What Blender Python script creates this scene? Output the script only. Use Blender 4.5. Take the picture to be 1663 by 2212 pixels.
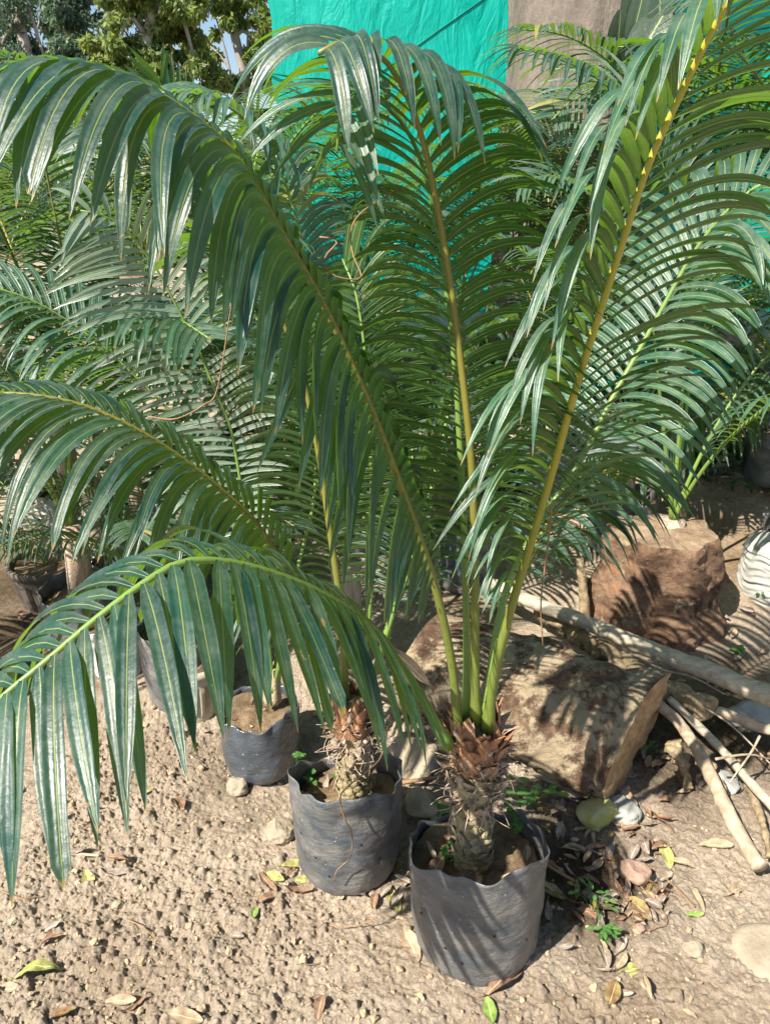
import bpy, math, random
import numpy as np
from mathutils import Vector, noise, Matrix, Quaternion
R = math.radians
rng = random.Random(7)
nr = np.random.default_rng(7)
scene = bpy.context.scene
for o in list(bpy.data.objects): bpy.data.objects.remove(o)

# ------------------------------------------------------------------ camera
CAMH, PITCH, F = 1.45, R(22), 1663.0
cd = bpy.data.cameras.new('camera'); cam = bpy.data.objects.new('camera', cd)
scene.collection.objects.link(cam); scene.camera = cam
cam.location = (0, 0, CAMH); cam.rotation_euler = (R(90) - PITCH, 0, 0)
cd.sensor_fit = 'VERTICAL'; cd.angle = 2 * math.atan(1106 / F)
cd.clip_start = 0.05; cd.clip_end = 400

# ------------------------------------------------------------------ light
SUN = Vector((-0.73, -0.68, 0)).normalized(); ELEV = R(48)
sd = bpy.data.lights.new('sun', 'SUN'); sun = bpy.data.objects.new('sun', sd)
scene.collection.objects.link(sun)
sd.energy = 5.0; sd.angle = R(0.5); sd.color = (1, 0.93, 0.82)
tosun = Vector((SUN.x * math.cos(ELEV), SUN.y * math.cos(ELEV), math.sin(ELEV)))
sun.rotation_euler = tosun.to_track_quat('Z', 'Y').to_euler()
sun.location = tosun * 20
w = bpy.data.worlds.new('World'); scene.world = w; w.use_nodes = True
nt = w.node_tree
sky = nt.nodes.new('ShaderNodeTexSky'); sky.sky_type = 'NISHITA'; sky.sun_disc = False
sky.sun_elevation = ELEV; sky.sun_rotation = math.atan2(SUN.x, SUN.y)
bg = nt.nodes['Background']; bg.inputs[1].default_value = 0.072
nt.links.new(sky.outputs[0], bg.inputs[0])
scene.view_settings.view_transform = 'Standard'; scene.view_settings.look = 'None'
scene.view_settings.exposure = 1.22; scene.view_settings.gamma = 1

# ------------------------------------------------------------------ helpers
def at(px, py, Y):                      # point on the ray of a photo pixel at world depth Y
    u = (px - 831.5) / F; v = (1106 - py) / F
    dy = math.cos(PITCH) + v * math.sin(PITCH); dz = -math.sin(PITCH) + v * math.cos(PITCH)
    t = Y / dy
    return Vector((u * t, Y, CAMH + dz * t))
def gr(px, py, z=0.0):                  # point of a photo pixel on the plane of height z
    u = (px - 831.5) / F; v = (1106 - py) / F
    dy = math.cos(PITCH) + v * math.sin(PITCH); dz = -math.sin(PITCH) + v * math.cos(PITCH)
    t = (z - CAMH) / dz
    return Vector((u * t, dy * t, z))
def link(o): scene.collection.objects.link(o); return o
def tag(o, label=None, cat=None, group=None, kind=None):
    for k, v in (('label', label), ('category', cat), ('group', group), ('kind', kind)):
        if v: o[k] = v
    return o
def empty(name, loc, label, cat, group=None, rz=0):
    o = link(bpy.data.objects.new(name, None)); o.location = loc; o.rotation_euler = (0, 0, rz)
    o.empty_display_size = 0.05
    return tag(o, label, cat, group)
class MB:
    def __init__(s): s.V = []; s.F = []; s.n = 0; s.A = []; s.M = []
    def add(s, V, F, A=None, m=0):
        V = np.asarray(V, float); k = len(V)
        s.V.append(V); s.F += [tuple(i + s.n for i in f) for f in F]; s.M += [m] * len(F)
        s.A.append(np.zeros((k, 3)) if A is None else np.asarray(A, float)); s.n += k
    def build(s, name, mats, parent=None, smooth=True, loc=None, link_it=True):
        V = np.concatenate(s.V) if s.V else np.zeros((0, 3)); A = np.concatenate(s.A)
        off = Vector((0, 0, 0))
        if parent is not None and parent.type == 'EMPTY': off = parent.location
        elif parent is not None: off = Vector(parent.get('_o', (0, 0, 0)))
        if parent is None and loc is not None: off = Vector(loc)
        V = V - np.array(off)
        me = bpy.data.meshes.new(name)
        me.from_pydata(V.tolist(), [], s.F)
        if not isinstance(mats, (list, tuple)): mats = [mats]
        for m in mats: me.materials.append(m)
        if len(mats) > 1: me.polygons.foreach_set('material_index', s.M)
        if smooth: me.polygons.foreach_set('use_smooth', [True] * len(s.F))
        for j, an in enumerate(('u', 'v', 'rnd')):
            a = me.attributes.new(an, 'FLOAT', 'POINT'); a.data.foreach_set('value', np.ascontiguousarray(A[:, j]))
        me.update()
        o = bpy.data.objects.new(name, me)
        if link_it: link(o)
        if parent is not None: o.parent = parent
        elif loc is not None: o.location = loc
        return o
def child_off(o, off): OFF[o.name] = off
def frame(T, ref=None):
    T = T.normalized(); r = ref or Vector((0, 0, 1))
    if abs(T.dot(r)) > 0.95: r = Vector((0, 1, 0))
    a = T.cross(r).normalized(); return a, a.cross(T).normalized()
def catmull(P, n):
    P = [Vector(p) for p in P]; P = [P[0] * 2 - P[1]] + P + [P[-1] * 2 - P[-2]]
    out = []
    for i in range(1, len(P) - 2):
        for k in range(12):
            t = k / 12; a, b, c, d = P[i - 1], P[i], P[i + 1], P[i + 2]
            out.append(0.5 * ((2 * b) + (c - a) * t + (2 * a - 5 * b + 4 * c - d) * t * t + (3 * b - a - 3 * c + d) * t ** 3))
    out.append(P[-2])
    L = [0]
    for i in range(1, len(out)): L.append(L[-1] + (out[i] - out[i - 1]).length)
    res = []; j = 0
    for k in range(n):
        s = L[-1] * k / (n - 1)
        while j < len(L) - 2 and L[j + 1] < s: j += 1
        f = (s - L[j]) / max(1e-9, L[j + 1] - L[j]); res.append(out[j].lerp(out[j + 1], f))
    return res, L[-1]
def tube(mb, P, rad, seg=8, cap=True, jit=0.0, m=0, rnd=0.0, flat=1.0, nz=None):
    n = len(P); V = []; A = []; a_prev = None
    for i, p in enumerate(P):
        T = (P[min(i + 1, n - 1)] - P[max(i - 1, 0)]).normalized()
        if a_prev is None: a, b = frame(T)
        else:
            a = (a_prev - T * a_prev.dot(T)).normalized(); b = a.cross(T).normalized()
        a_prev = a
        r = rad(i / (n - 1)) if callable(rad) else rad
        for k in range(seg):
            th = 2 * math.pi * k / seg; rr = r
            q = a * math.cos(th) + b * (math.sin(th) * flat)
            if nz: rr = r * (1 + nz[0] * noise.fractal((p + q * r) * nz[1], 1.0, 2.0, 4))
            V.append(tuple(p + q * rr)); A.append((k / seg, i / (n - 1), rnd))
    Fs = [(i * seg + k, i * seg + (k + 1) % seg, (i + 1) * seg + (k + 1) % seg, (i + 1) * seg + k) for i in range(n - 1) for k in range(seg)]
    if cap:
        V.append(tuple(P[0])); V.append(tuple(P[-1])); A += [(0, 0, rnd), (0, 1, rnd)]
        c0 = n * seg; Fs += [(c0, (k + 1) % seg, k) for k in range(seg)] + [(c0 + 1, (n - 1) * seg + k, (n - 1) * seg + (k + 1) % seg) for k in range(seg)]
    mb.add(V, Fs, A, m)

# ------------------------------------------------------------------ materials
class NT:
    def __init__(s, name):
        s.m = bpy.data.materials.new(name); s.m.use_nodes = True; s.t = s.m.node_tree
        s.p = s.t.nodes['Principled BSDF']; s.out = s.t.nodes['Material Output']
    def n(s, typ, **kw):
        x = s.t.nodes.new('ShaderNode' + typ)
        for k, v in kw.items():
            if k.startswith('i_'):
                key = k[2:]; key = int(key) if key.isdigit() else key.replace('_', ' ')
                x.inputs[key].default_value = v
            else: setattr(x, k, v)
        return x
    def l(s, a, b): s.t.links.new(a, b)
    def obj(s): return s.n('TexCoord').outputs['Object']
    def attr(s, n): return s.n('Attribute', attribute_name=n).outputs['Fac']
    def noise(s, scale, detail=6, rough=0.6, vec=None, dist=0):
        x = s.n('TexNoise', i_Scale=scale, i_Detail=detail, i_Roughness=rough, i_Distortion=dist)
        s.l(vec or s.obj(), x.inputs['Vector']); return x.outputs['Fac']
    def ramp(s, fac, stops):
        r = s.n('ValToRGB'); e = r.color_ramp.elements
        while len(e) < len(stops): e.new(0.5)
        for i, (p, c) in enumerate(stops):
            e[i].position = p; e[i].color = (*c, 1) if len(c) == 3 else c
        s.l(fac, r.inputs[0]); return r.outputs[0]
    def mix(s, fac, a, b, typ='MIX'):
        x = s.n('Mix', data_type='RGBA', blend_type=typ)
        for v, i in ((fac, 0), (a, 6), (b, 7)):
            if hasattr(v, 'is_linked'): s.l(v, x.inputs[i])
            else: x.inputs[i].default_value = v if i == 0 else (*v, 1)
        return x.outputs[2]
    def math(s, op, a, b=0.0, c=None, clamp=False):
        x = s.n('Math', operation=op, use_clamp=clamp)
        for v, i in ((a, 0), (b, 1)) + (((c, 2),) if c is not None else ()):
            if hasattr(v, 'is_linked'): s.l(v, x.inputs[i])
            else: x.inputs[i].default_value = v
        return x.outputs[0]
    def bump(s, h, strength=0.5, dist=0.01):
        b = s.n('Bump', i_Strength=strength, i_Distance=dist); s.l(h, b.inputs['Height'])
        s.l(b.outputs[0], s.p.inputs['Normal']); return b.outputs[0]
    def col(s, c): s.l(c, s.p.inputs['Base Color'])
    def rough(s, v, spec=None):
        if hasattr(v, 'is_linked'): s.l(v, s.p.inputs['Roughness'])
        else: s.p.inputs['Roughness'].default_value = v
        if spec is not None: s.p.inputs['Specular IOR Level'].default_value = spec
def leaf_mat(name, top, under, rib, trans, tf=0.3, rough=0.36, dust=0.35, ribw=0.1, spec=0.6):
    M = NT(name)
    back = M.n('NewGeometry').outputs['Backfacing']
    rnd = M.attr('rnd'); u = M.math('ABSOLUTE', M.attr('u'))
    base = M.mix(back, top, under)
    v = M.math('MULTIPLY_ADD', rnd, 0.7, 0.65)
    hsv = M.n('HueSaturation'); M.l(base, hsv.inputs['Color']); M.l(v, hsv.inputs['Value'])
    M.l(M.math('MULTIPLY_ADD', rnd, -0.03, 0.515), hsv.inputs['Hue'])
    c = hsv.outputs[0]
    dn = M.ramp(M.noise(22, 5, 0.7), [(0.42, (0, 0, 0)), (0.75, (1, 1, 1))])
    dfac = M.math('MULTIPLY', M.math('MULTIPLY', dn, dust), M.math('SUBTRACT', 1.0, back))
    c = M.mix(dfac, c, (0.33, 0.36, 0.30))
    spk = M.ramp(M.noise(260, 2, 0.5), [(0.70, (0, 0, 0)), (0.76, (1, 1, 1))])
    c = M.mix(M.math('MULTIPLY', spk, 0.35), c, (0.35, 0.36, 0.25))
    ribm = M.ramp(u, [(ribw * 0.55, (1, 1, 1)), (ribw, (0, 0, 0))])
    c = M.mix(ribm, c, rib)
    spot = M.ramp(M.noise(34, 3, 0.6), [(0.70, (0, 0, 0)), (0.73, (1, 1, 1))])
    c = M.mix(M.math('MULTIPLY', spot, 0.8), c, (0.26, 0.17, 0.08))
    dead = M.ramp(rnd, [(0.965, (0, 0, 0)), (0.99, (1, 1, 1))])
    c = M.mix(M.math('MULTIPLY', dead, 0.75), c, (0.34, 0.27, 0.06))
    # dry tip
    tip = M.ramp(M.math('ADD', M.attr('v'), M.math('MULTIPLY', rnd, 0.03)), [(0.972, (0, 0, 0)), (0.995, (1, 1, 1))])
    c = M.mix(tip, c, (0.25, 0.16, 0.05))
    M.col(c); M.rough(M.math('MULTIPLY_ADD', dn, 0.15, rough), spec)
    bh = M.math('ADD', M.math('SINE', M.math('MULTIPLY', M.attr('u'), 9.0)), M.math('MULTIPLY', M.noise(60, 3), 5.0))
    nrm = M.bump(bh, 0.25, 0.001)
    tr = M.n('BsdfTranslucent'); tc = M.mix(ribm, trans, rib)
    M.l(tc, tr.inputs[0]); M.l(nrm, tr.inputs['Normal'])
    ms = M.n('MixShader', i_0=tf); M.l(M.p.outputs[0], ms.inputs[1]); M.l(tr.outputs[0], ms.inputs[2])
    M.l(ms.outputs[0], M.out.inputs[0])
    return M.m
LEAF = leaf_mat('frond_leaf', (0.011, 0.049, 0.042), (0.030, 0.072, 0.020), (0.24, 0.30, 0.085), (0.22, 0.46, 0.02), ribw=.075, spec=.55, rough=.38, dust=.2)
LEAF2 = leaf_mat('frond_leaf_pale', (0.024, 0.084, 0.060), (0.040, 0.090, 0.022), (0.27, 0.33, 0.10), (0.24, 0.47, 0.03), rough=0.36, dust=0.28, ribw=.075, spec=.6)
LEAF_SHEEN = leaf_mat('frond_leaf_sheen', (0.18, 0.255, 0.19), (0.12, 0.19, 0.06), (0.36, 0.42, 0.2), (0.25, 0.42, 0.08), rough=0.25, dust=0.6, ribw=.06, spec=1.0)  # paler leaf colour stands in for glare and sheen on the shining fronds
LEAF3 = leaf_mat('frond_leaf_rear', (0.015, 0.056, 0.040), (0.032, 0.078, 0.022), (0.22, 0.28, 0.09), (0.17, 0.34, 0.03), rough=0.4, spec=.5)
def simple(name, stops, scale=8, rough=0.8, bump=0.5, bdist=0.01, detail=8, bscale=None, spec=0.3, nrough=0.65):
    M = NT(name); c = M.ramp(M.noise(scale, detail, nrough), stops); M.col(c); M.rough(rough, spec)
    M.bump(M.noise(bscale or scale * 4, 8, 0.7), bump, bdist); return M.m
def stalk_mat(name, c1, c2):
    M = NT(name); M.col(M.mix(M.noise(30, 4), c1, c2)); M.rough(0.4, 0.5); M.bump(M.noise(80, 4), 0.3, 0.002); return M.m
def stalk_grad(name, c1, c2):
    M = NT(name); g = M.ramp(M.attr('v'), [(0.15, (0, 0, 0)), (0.5, (1, 1, 1))]); M.col(M.mix(M.math('MULTIPLY', M.noise(40, 4), .3), M.mix(g, c1, c2), (.1, .1, .03)))
    M.rough(0.4, 0.5); M.bump(M.noise(80, 4), 0.3, 0.002); return M.m
STALK_Y = stalk_grad('stalk_yellow', (0.13, 0.18, 0.03), (0.40, 0.35, 0.03))
STALK_O = stalk_grad('stalk_olive', (0.13, 0.17, 0.03), (0.20, 0.18, 0.03))
STALK_G = stalk_mat('stalk_green', (0.16, 0.26, 0.04), (0.12, 0.20, 0.05))
# soil
def soil_mat():
    M = NT('dry_soil'); co = M.obj()
    big = M.noise(1.1, 5, 0.6); fine = M.noise(55, 8, 0.75)
    c = M.ramp(fine, [(0.3, (0.25, 0.20, 0.15)), (0.5, (0.42, 0.342, 0.262)), (0.7, (0.57, 0.475, 0.375))])
    c2 = M.ramp(fine, [(0.3, (0.13, 0.085, 0.05)), (0.7, (0.30, 0.215, 0.13))])
    c = M.mix(M.ramp(big, [(0.48, (0, 0, 0)), (0.68, (1, 1, 1))]), c, c2)
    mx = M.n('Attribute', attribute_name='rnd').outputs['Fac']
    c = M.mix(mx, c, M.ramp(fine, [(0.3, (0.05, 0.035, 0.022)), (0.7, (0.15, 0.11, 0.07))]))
    M.col(c); M.rough(0.95, 0.1)
    h = M.math('ADD', M.noise(140, 8, 0.8), M.math('MULTIPLY', M.noise(40, 5, 0.7), 1.5))
    M.bump(h, 1.0, 0.009); return M.m
SOIL = soil_mat()
CLOD = simple('soil_clod', [(0.3, (0.27, 0.20, 0.125)), (0.7, (0.50, 0.40, 0.27))], 40, 0.95, 0.6, 0.004, spec=0.1)
STONE = simple('stone_pale', [(0.3, (0.22, 0.18, 0.13)), (0.7, (0.43, 0.36, 0.265))], 14, 0.9, 0.7, 0.006)
STONE_P = simple('stone_pink', [(0.3, (0.26, 0.16, 0.115)), (0.7, (0.46, 0.32, 0.245))], 25, 0.9, 0.7, 0.006)
STONE_M = simple('stone_moss', [(0.35, (0.40, 0.35, 0.24)), (0.55, (0.33, 0.34, 0.09)), (0.75, (0.40, 0.38, 0.2))], 14, 0.9, 0.7, 0.006)
STONE_G = simple('stone_grey', [(0.3, (0.20, 0.21, 0.20)), (0.7, (0.38, 0.38, 0.35))], 14, 0.9, 0.5, 0.005)
def bag_mat(name, dust, dustcol, rough):
    M = NT(name); co = M.obj()
    mp = M.n('Mapping'); mp.inputs['Scale'].default_value = (1, 1, 1.6); M.l(co, mp.inputs[0])
    d = M.noise(9, 8, 0.75, mp.outputs[0]); spk = M.ramp(M.noise(150, 2, 0.4), [(0.73, (0, 0, 0)), (0.75, (1, 1, 1))])
    sp = M.n('SeparateXYZ'); M.l(co, sp.inputs[0])
    low = M.math('SUBTRACT', 0.9, M.math('MULTIPLY', sp.outputs[2], 9.0), clamp=True)
    f = M.math('MULTIPLY', M.ramp(d, [(0.42, (0, 0, 0)), (0.66, (1, 1, 1))]), dust)
    f = M.math('ADD', f, M.math('MULTIPLY', low, 0.35 * dust), clamp=True)
    c = M.mix(f, (0.055, 0.068, 0.085), dustcol); c = M.mix(M.math('MULTIPLY', spk, 0.6), c, (0.5, 0.5, 0.48))
    M.col(c); M.rough(M.math('MULTIPLY_ADD', f, 0.4, rough), 0.6)
    mp2 = M.n('Mapping'); mp2.inputs['Scale'].default_value = (1, 1, 2.6); M.l(co, mp2.inputs[0])
    M.bump(M.math('ADD', M.noise(11, 4, 0.55, mp2.outputs[0], 0.6), M.math('MULTIPLY', M.noise(38, 4, 0.6, mp2.outputs[0], 1.6), 0.45)), 0.5, 0.013); return M.m
BAG = bag_mat('polythene_dusty', 0.55, (0.27, 0.245, 0.2), 0.34)
BAG_S = bag_mat('polythene_shiny', 0.15, (0.2, 0.18, 0.14), 0.16)
HOLE = NT('hole_dark'); HOLE.p.inputs['Base Color'].default_value = (0.005, 0.005, 0.005, 1); HOLE.rough(0.9); HOLE = HOLE.m
def fib_mat(name, stops, sx=(30, 30, 3), rough=0.85, bump=0.8, bd=0.006, mud=None):
    M = NT(name); co = M.obj(); mp = M.n('Mapping'); mp.inputs['Scale'].default_value = sx; M.l(co, mp.inputs[0])
    f = M.noise(1.0, 8, 0.7, mp.outputs[0], 0.4); c = M.ramp(f, stops)
    if mud:
        mm = M.ramp(M.noise(mud[0], 8, 0.75), [(mud[1], (0, 0, 0)), (mud[1] + 0.07, (1, 1, 1))]); c = M.mix(mm, c, M.mix(M.noise(60, 6), (0.33, 0.25, 0.16), (0.52, 0.42, 0.28)))
        M.bump(M.math('ADD', M.math('ADD', f, M.math('MULTIPLY', mm, 0.5)), M.math('MULTIPLY', M.noise(90, 6, 0.8), 1.2)), bump, bd)
    else: M.bump(M.math('ADD', f, M.noise(120, 4)), bump, bd)
    M.col(c); M.rough(rough, 0.25); return M.m
TRUNKM = fib_mat('cycad_trunk', [(0.3, (0.11, 0.085, 0.05)), (0.5, (0.30, 0.25, 0.14)), (0.7, (0.46, 0.42, 0.24))], (20, 20, 40))
SCALEM = fib_mat('leaf_base_grey', [(0.3, (0.17, 0.12, 0.085)), (0.55, (0.42, 0.33, 0.25)), (0.75, (0.60, 0.52, 0.42))], (60, 60, 12))
SCALEO = fib_mat('leaf_base_orange', [(0.3, (0.15, 0.075, 0.04)), (0.55, (0.38, 0.20, 0.11)), (0.75, (0.56, 0.38, 0.25))], (50, 50, 12))
LOGM = fib_mat('muddy_log', [(0.3, (0.04, 0.022, 0.014)), (0.5, (0.15, 0.09, 0.058)), (0.7, (0.34, 0.23, 0.15))], (20, 20, 20), mud=(9, 0.44), bd=0.02)
STUMPM = fib_mat('stump_bark', [(0.3, (0.03, 0.02, 0.015)), (0.45, (0.14, 0.08, 0.05)), (0.58, (0.28, 0.18, 0.115)), (0.72, (0.50, 0.21, 0.08))], (9, 9, 14), mud=(9, 0.57), bd=0.02)
STUMPT = fib_mat('stump_top', [(0.3, (0.12, 0.08, 0.05)), (0.7, (0.38, 0.28, 0.19))], (12, 12, 12), bd=0.01)
ENDW = fib_mat('cut_wood', [(0.3, (0.20, 0.11, 0.05)), (0.7, (0.52, 0.36, 0.19))], (40, 8, 40))
POLE = fib_mat('grey_pole', [(0.3, (0.24, 0.20, 0.15)), (0.5, (0.40, 0.34, 0.26)), (0.7, (0.50, 0.44, 0.34))], (6, 60, 60), bump=0.3, bd=0.003)
BRANCH = fib_mat('pale_branch', [(0.3, (0.22, 0.16, 0.11)), (0.7, (0.54, 0.44, 0.32))], (30, 30, 30), bump=0.5, bd=0.004)
BRANCHD = fib_mat('rough_branch', [(0.3, (0.10, 0.07, 0.04)), (0.5, (0.26, 0.20, 0.12)), (0.7, (0.45, 0.36, 0.22))], (30, 30, 30), bump=0.8)
M = NT('tree_bark'); mp = M.n('Mapping'); mp.inputs['Scale'].default_value = (7, 7, .8); M.l(M.obj(), mp.inputs[0])
f_ = M.noise(1.0, 8, .7, mp.outputs[0], .5); g_n = M.noise(30, 6, .7)
c_ = M.ramp(f_, [(.36, (.03, .024, .02)), (.44, (.13, .108, .09)), (.6, (.22, .185, .155)), (.75, (.29, .25, .21))])
c_ = M.mix(M.math('MULTIPLY', M.ramp(M.noise(2.2, 5, .6), [(.45, (0, 0, 0)), (.62, (1, 1, 1))]), .6), c_, (.15, .125, .105))
c_ = M.mix(.35, c_, M.ramp(g_n, [(.3, (.08, .068, .055)), (.7, (.30, .26, .215))]))
M.col(c_); M.rough(.9, .2); M.bump(M.math('ADD', M.math('MULTIPLY', f_, 2.0), M.math('MULTIPLY', g_n, .35)), .8, .02); BARKT = M.m
BARKF = fib_mat('far_bark', [(0.3, (0.20, 0.18, 0.16)), (0.7, (0.40, 0.37, 0.33))], (6, 6, 2))
CONC = simple('planter_concrete', [(0.3, (0.27, 0.225, 0.165)), (0.7, (0.50, 0.43, 0.33))], 14, 0.9, 0.5, 0.004)
CONCD = simple('planter_dark', [(0.3, (0.05, 0.042, 0.035)), (0.7, (0.16, 0.135, 0.11))], 14, 0.9, 0.5, 0.004)
CONCW = simple('planter_white', [(0.3, (0.40, 0.38, 0.35)), (0.7, (0.60, 0.56, 0.5))], 9, 0.9, 0.3, 0.004)
POTSOIL = simple('pot_soil', [(0.3, (0.11, 0.07, 0.04)), (0.7, (0.32, 0.23, 0.14))], 40, 0.95, 1.0, 0.01)
TWIG = simple('dry_twig', [(0.3, (0.17, 0.10, 0.05)), (0.7, (0.34, 0.21, 0.11))], 40, 0.8, 0.3, 0.001)
SACK = None
def litter_mat(name, a, b, tf=0.15):
    M = NT(name); u = M.math('ABSOLUTE', M.attr('u'))
    c = M.mix(M.ramp(M.noise(30, 6, 0.7), [(0.38, (0, 0, 0)), (0.62, (1, 1, 1))]), a, b)
    c = M.mix(M.ramp(u, [(0.03, (1, 1, 1)), (0.07, (0, 0, 0))]), c, tuple(min(0.8, x * 1.5 + 0.04) for x in b))
    M.col(c); M.rough(0.65, 0.35)
    vv = M.math('SINE', M.math('MULTIPLY', M.math('SUBTRACT', M.attr('v'), M.math('MULTIPLY', u, 0.25)), 70.0))
    M.bump(M.math('ADD', M.noise(90, 4), M.math('MULTIPLY', vv, 0.15)), 0.5, 0.002); return M.m
LB = litter_mat('dry_leaf_brown', (0.15, 0.085, 0.05), (0.30, 0.19, 0.12))
LT = litter_mat('dry_leaf_tan', (0.24, 0.175, 0.11), (0.40, 0.31, 0.20))
LG = litter_mat('dry_leaf_grey', (0.16, 0.125, 0.10), (0.34, 0.28, 0.225))
LY = litter_mat('fallen_leaf_olive', (0.20, 0.22, 0.05), (0.42, 0.40, 0.16))
LN = litter_mat('fallen_leaf_green', (0.10, 0.18, 0.03), (0.24, 0.32, 0.08))
LR = litter_mat('fallen_leaf_russet', (0.13, 0.06, 0.035), (0.26, 0.20, 0.07))
WEED = leaf_mat('weed_leaf', (0.05, 0.15, 0.03), (0.07, 0.18, 0.04), (0.2, 0.36, 0.1), (0.2, 0.42, 0.04), rough=0.5, dust=0.15)

# ------------------------------------------------------------------ ground
def grid_axis(a0, a1, lo, hi, step, grow):
    x = list(np.arange(a0, a1, step)); s = step
    while x[-1] < hi: s *= grow; x.append(x[-1] + s)
    s = step; y = [x[0]]
    while y[-1] > lo: s *= grow; y.append(y[-1] - s)
    return np.array(y[:0:-1] + x)
xs = grid_axis(-0.85, 1.25, -60, 60, 0.0023, 1.1); ys = grid_axis(0.62, 1.8, -12, 120, 0.0023, 1.06)
XX, YY = np.meshgrid(xs, ys)
def vnoise(x, y, sc, seed):
    g = np.random.default_rng(seed).random((256, 256)); x = x * sc; y = y * sc
    x0 = np.floor(x).astype(int); y0 = np.floor(y).astype(int); fx = x - x0; fy = y - y0
    fx = fx * fx * (3 - 2 * fx); fy = fy * fy * (3 - 2 * fy)
    G = lambda a, b: g[a % 256, b % 256]
    return (G(x0, y0) * (1 - fx) + G(x0 + 1, y0) * fx) * (1 - fy) + (G(x0, y0 + 1) * (1 - fx) + G(x0 + 1, y0 + 1) * fx) * fy - 0.5
def base_h(x, y):
    x = np.asarray(x, float); y = np.asarray(y, float)
    t = np.clip((y - 2.35) / 2.5, 0, 1); rise = 0.68 * t * t * (3 - 2 * t)
    return rise + 0.05 * vnoise(x, y, 1.3, 1) * np.clip(np.hypot(x, y) / 1.5, 0.4, 3) + 0.022 * vnoise(x, y, 5, 2)
Z = base_h(XX, YY)
near = np.clip(1 - np.hypot(np.maximum(0, np.abs(XX - 0.2) - 1.15), np.maximum(0, np.abs(YY - 1.3) - 0.75)) / 0.4, 0, 1)
Z += near * (0.016 * vnoise(XX, YY, 16, 3) + 0.008 * vnoise(XX, YY, 40, 4) + 0.007 * vnoise(XX, YY, 95, 5) + 0.005 * vnoise(XX, YY, 170, 6))
rough_mask = np.clip(0.62 - 1.9 * vnoise(XX, YY, 2.6, 9) - 0.55 * (XX - 0.1), 0.04, 1.0)
rough_mask = rough_mask ** 1.35
wx = 0.02 * vnoise(XX, YY, 30, 41); wy = 0.02 * vnoise(XX, YY, 30, 42)
Z += near * (0.14 + 0.86 * rough_mask) * (0.008 * np.abs(vnoise(XX + wx, YY + wy, 48, 31)) + 0.010 * np.abs(vnoise(XX + wx, YY - wy, 110, 32)) + 0.012 * np.abs(vnoise(XX - wx, YY + wy, 210, 33)))
B = np.zeros_like(Z)
for k in range(24000):
    cx = rng.uniform(-0.95, 1.35); cy = rng.uniform(0.62, 2.0)
    r = 0.0026 * (rng.random() ** -0.42); r = min(r, 0.013)
    i0, i1 = np.searchsorted(xs, (cx - 1.3 * r, cx + 1.3 * r)); j0, j1 = np.searchsorted(ys, (cy - 1.3 * r, cy + 1.3 * r))
    if i1 - i0 < 2 or j1 - j0 < 2: continue
    rm = rough_mask[j0, i0]
    if rng.random() > rm: continue
    dx = (XX[j0:j1, i0:i1] - cx) / r; dy = (YY[j0:j1, i0:i1] - cy) / r * rng.uniform(0.8, 1.25)
    d = dx * dx + dy * dy + 1.1 * vnoise(XX[j0:j1, i0:i1], YY[j0:j1, i0:i1], 1.3 / r, k)
    b = np.sqrt(np.clip(1 - d, 0, 1)) * r * rng.uniform(0.8, 1.4)
    B[j0:j1, i0:i1] = np.maximum(B[j0:j1, i0:i1], b)
Z += B * near
ny, nx = Z.shape
mb = MB()
idx = np.arange(nx * ny).reshape(ny, nx)
Fq = np.stack([idx[:-1, :-1], idx[:-1, 1:], idx[1:, 1:], idx[1:, :-1]], -1).reshape(-1, 4)
me = bpy.data.meshes.new('ground')
me.vertices.add(nx * ny); me.vertices.foreach_set('co', np.stack([XX, YY, Z], -1).ravel())
me.loops.add(Fq.size); me.loops.foreach_set('vertex_index', Fq.ravel())
me.polygons.add(len(Fq)); me.polygons.foreach_set('loop_start', np.arange(0, Fq.size, 4)); me.polygons.foreach_set('loop_total', np.full(len(Fq), 4))
me.polygons.foreach_set('use_smooth', np.ones(len(Fq), bool))
# soil darkening: damp plus painted shade around the stump, damp by the third bag
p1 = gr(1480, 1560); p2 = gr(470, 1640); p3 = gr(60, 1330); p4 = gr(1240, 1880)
damp_shade = np.clip(1.3 - np.hypot((XX - p1.x) / 0.42, (YY - p1.y) / 0.42), 0, 1) + 0.32 * np.clip(1.3 - np.hypot(XX - p2.x, YY - p2.y) / 0.22, 0, 1) \
    + 0.9 * np.clip(1.4 - np.hypot((XX - p3.x) / 0.5, (YY - p3.y) / 0.45), 0, 1) + 0.95 * np.clip(1.3 - np.hypot((XX - p4.x) / .22, (YY - p4.y) / 0.20), 0, 1)  # last term: shade beside the front bag painted over a damp patch
damp_shade = np.clip(damp_shade + 0.6 * vnoise(XX, YY, 9, 12) * (damp_shade > 0.01), 0, 1)
a = me.attributes.new('rnd', 'FLOAT', 'POINT'); a.data.foreach_set('value', damp_shade.ravel())
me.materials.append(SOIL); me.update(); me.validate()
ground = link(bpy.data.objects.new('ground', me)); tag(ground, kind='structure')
def gz(x, y):
    j = min(max(np.searchsorted(ys, y), 0), ny - 1); i = min(max(np.searchsorted(xs, x), 0), nx - 1); return float(Z[j, i])
def onground(px, py, lift=0.0):
    o = Vector((0, 0, CAMH)); d = (at(px, py, 1.0) - o); t = 0.5
    while t < 14:
        p = o + d * t
        if p.z <= gz(p.x, p.y) + lift: break
        t += 0.02
    lo, hi = t - 0.02, t
    for _ in range(8):
        m = (lo + hi) / 2; p = o + d * m
        if p.z <= gz(p.x, p.y) + lift: hi = m
        else: lo = m
    p = o + d * hi; p.z = gz(p.x, p.y) + lift; return p

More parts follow.
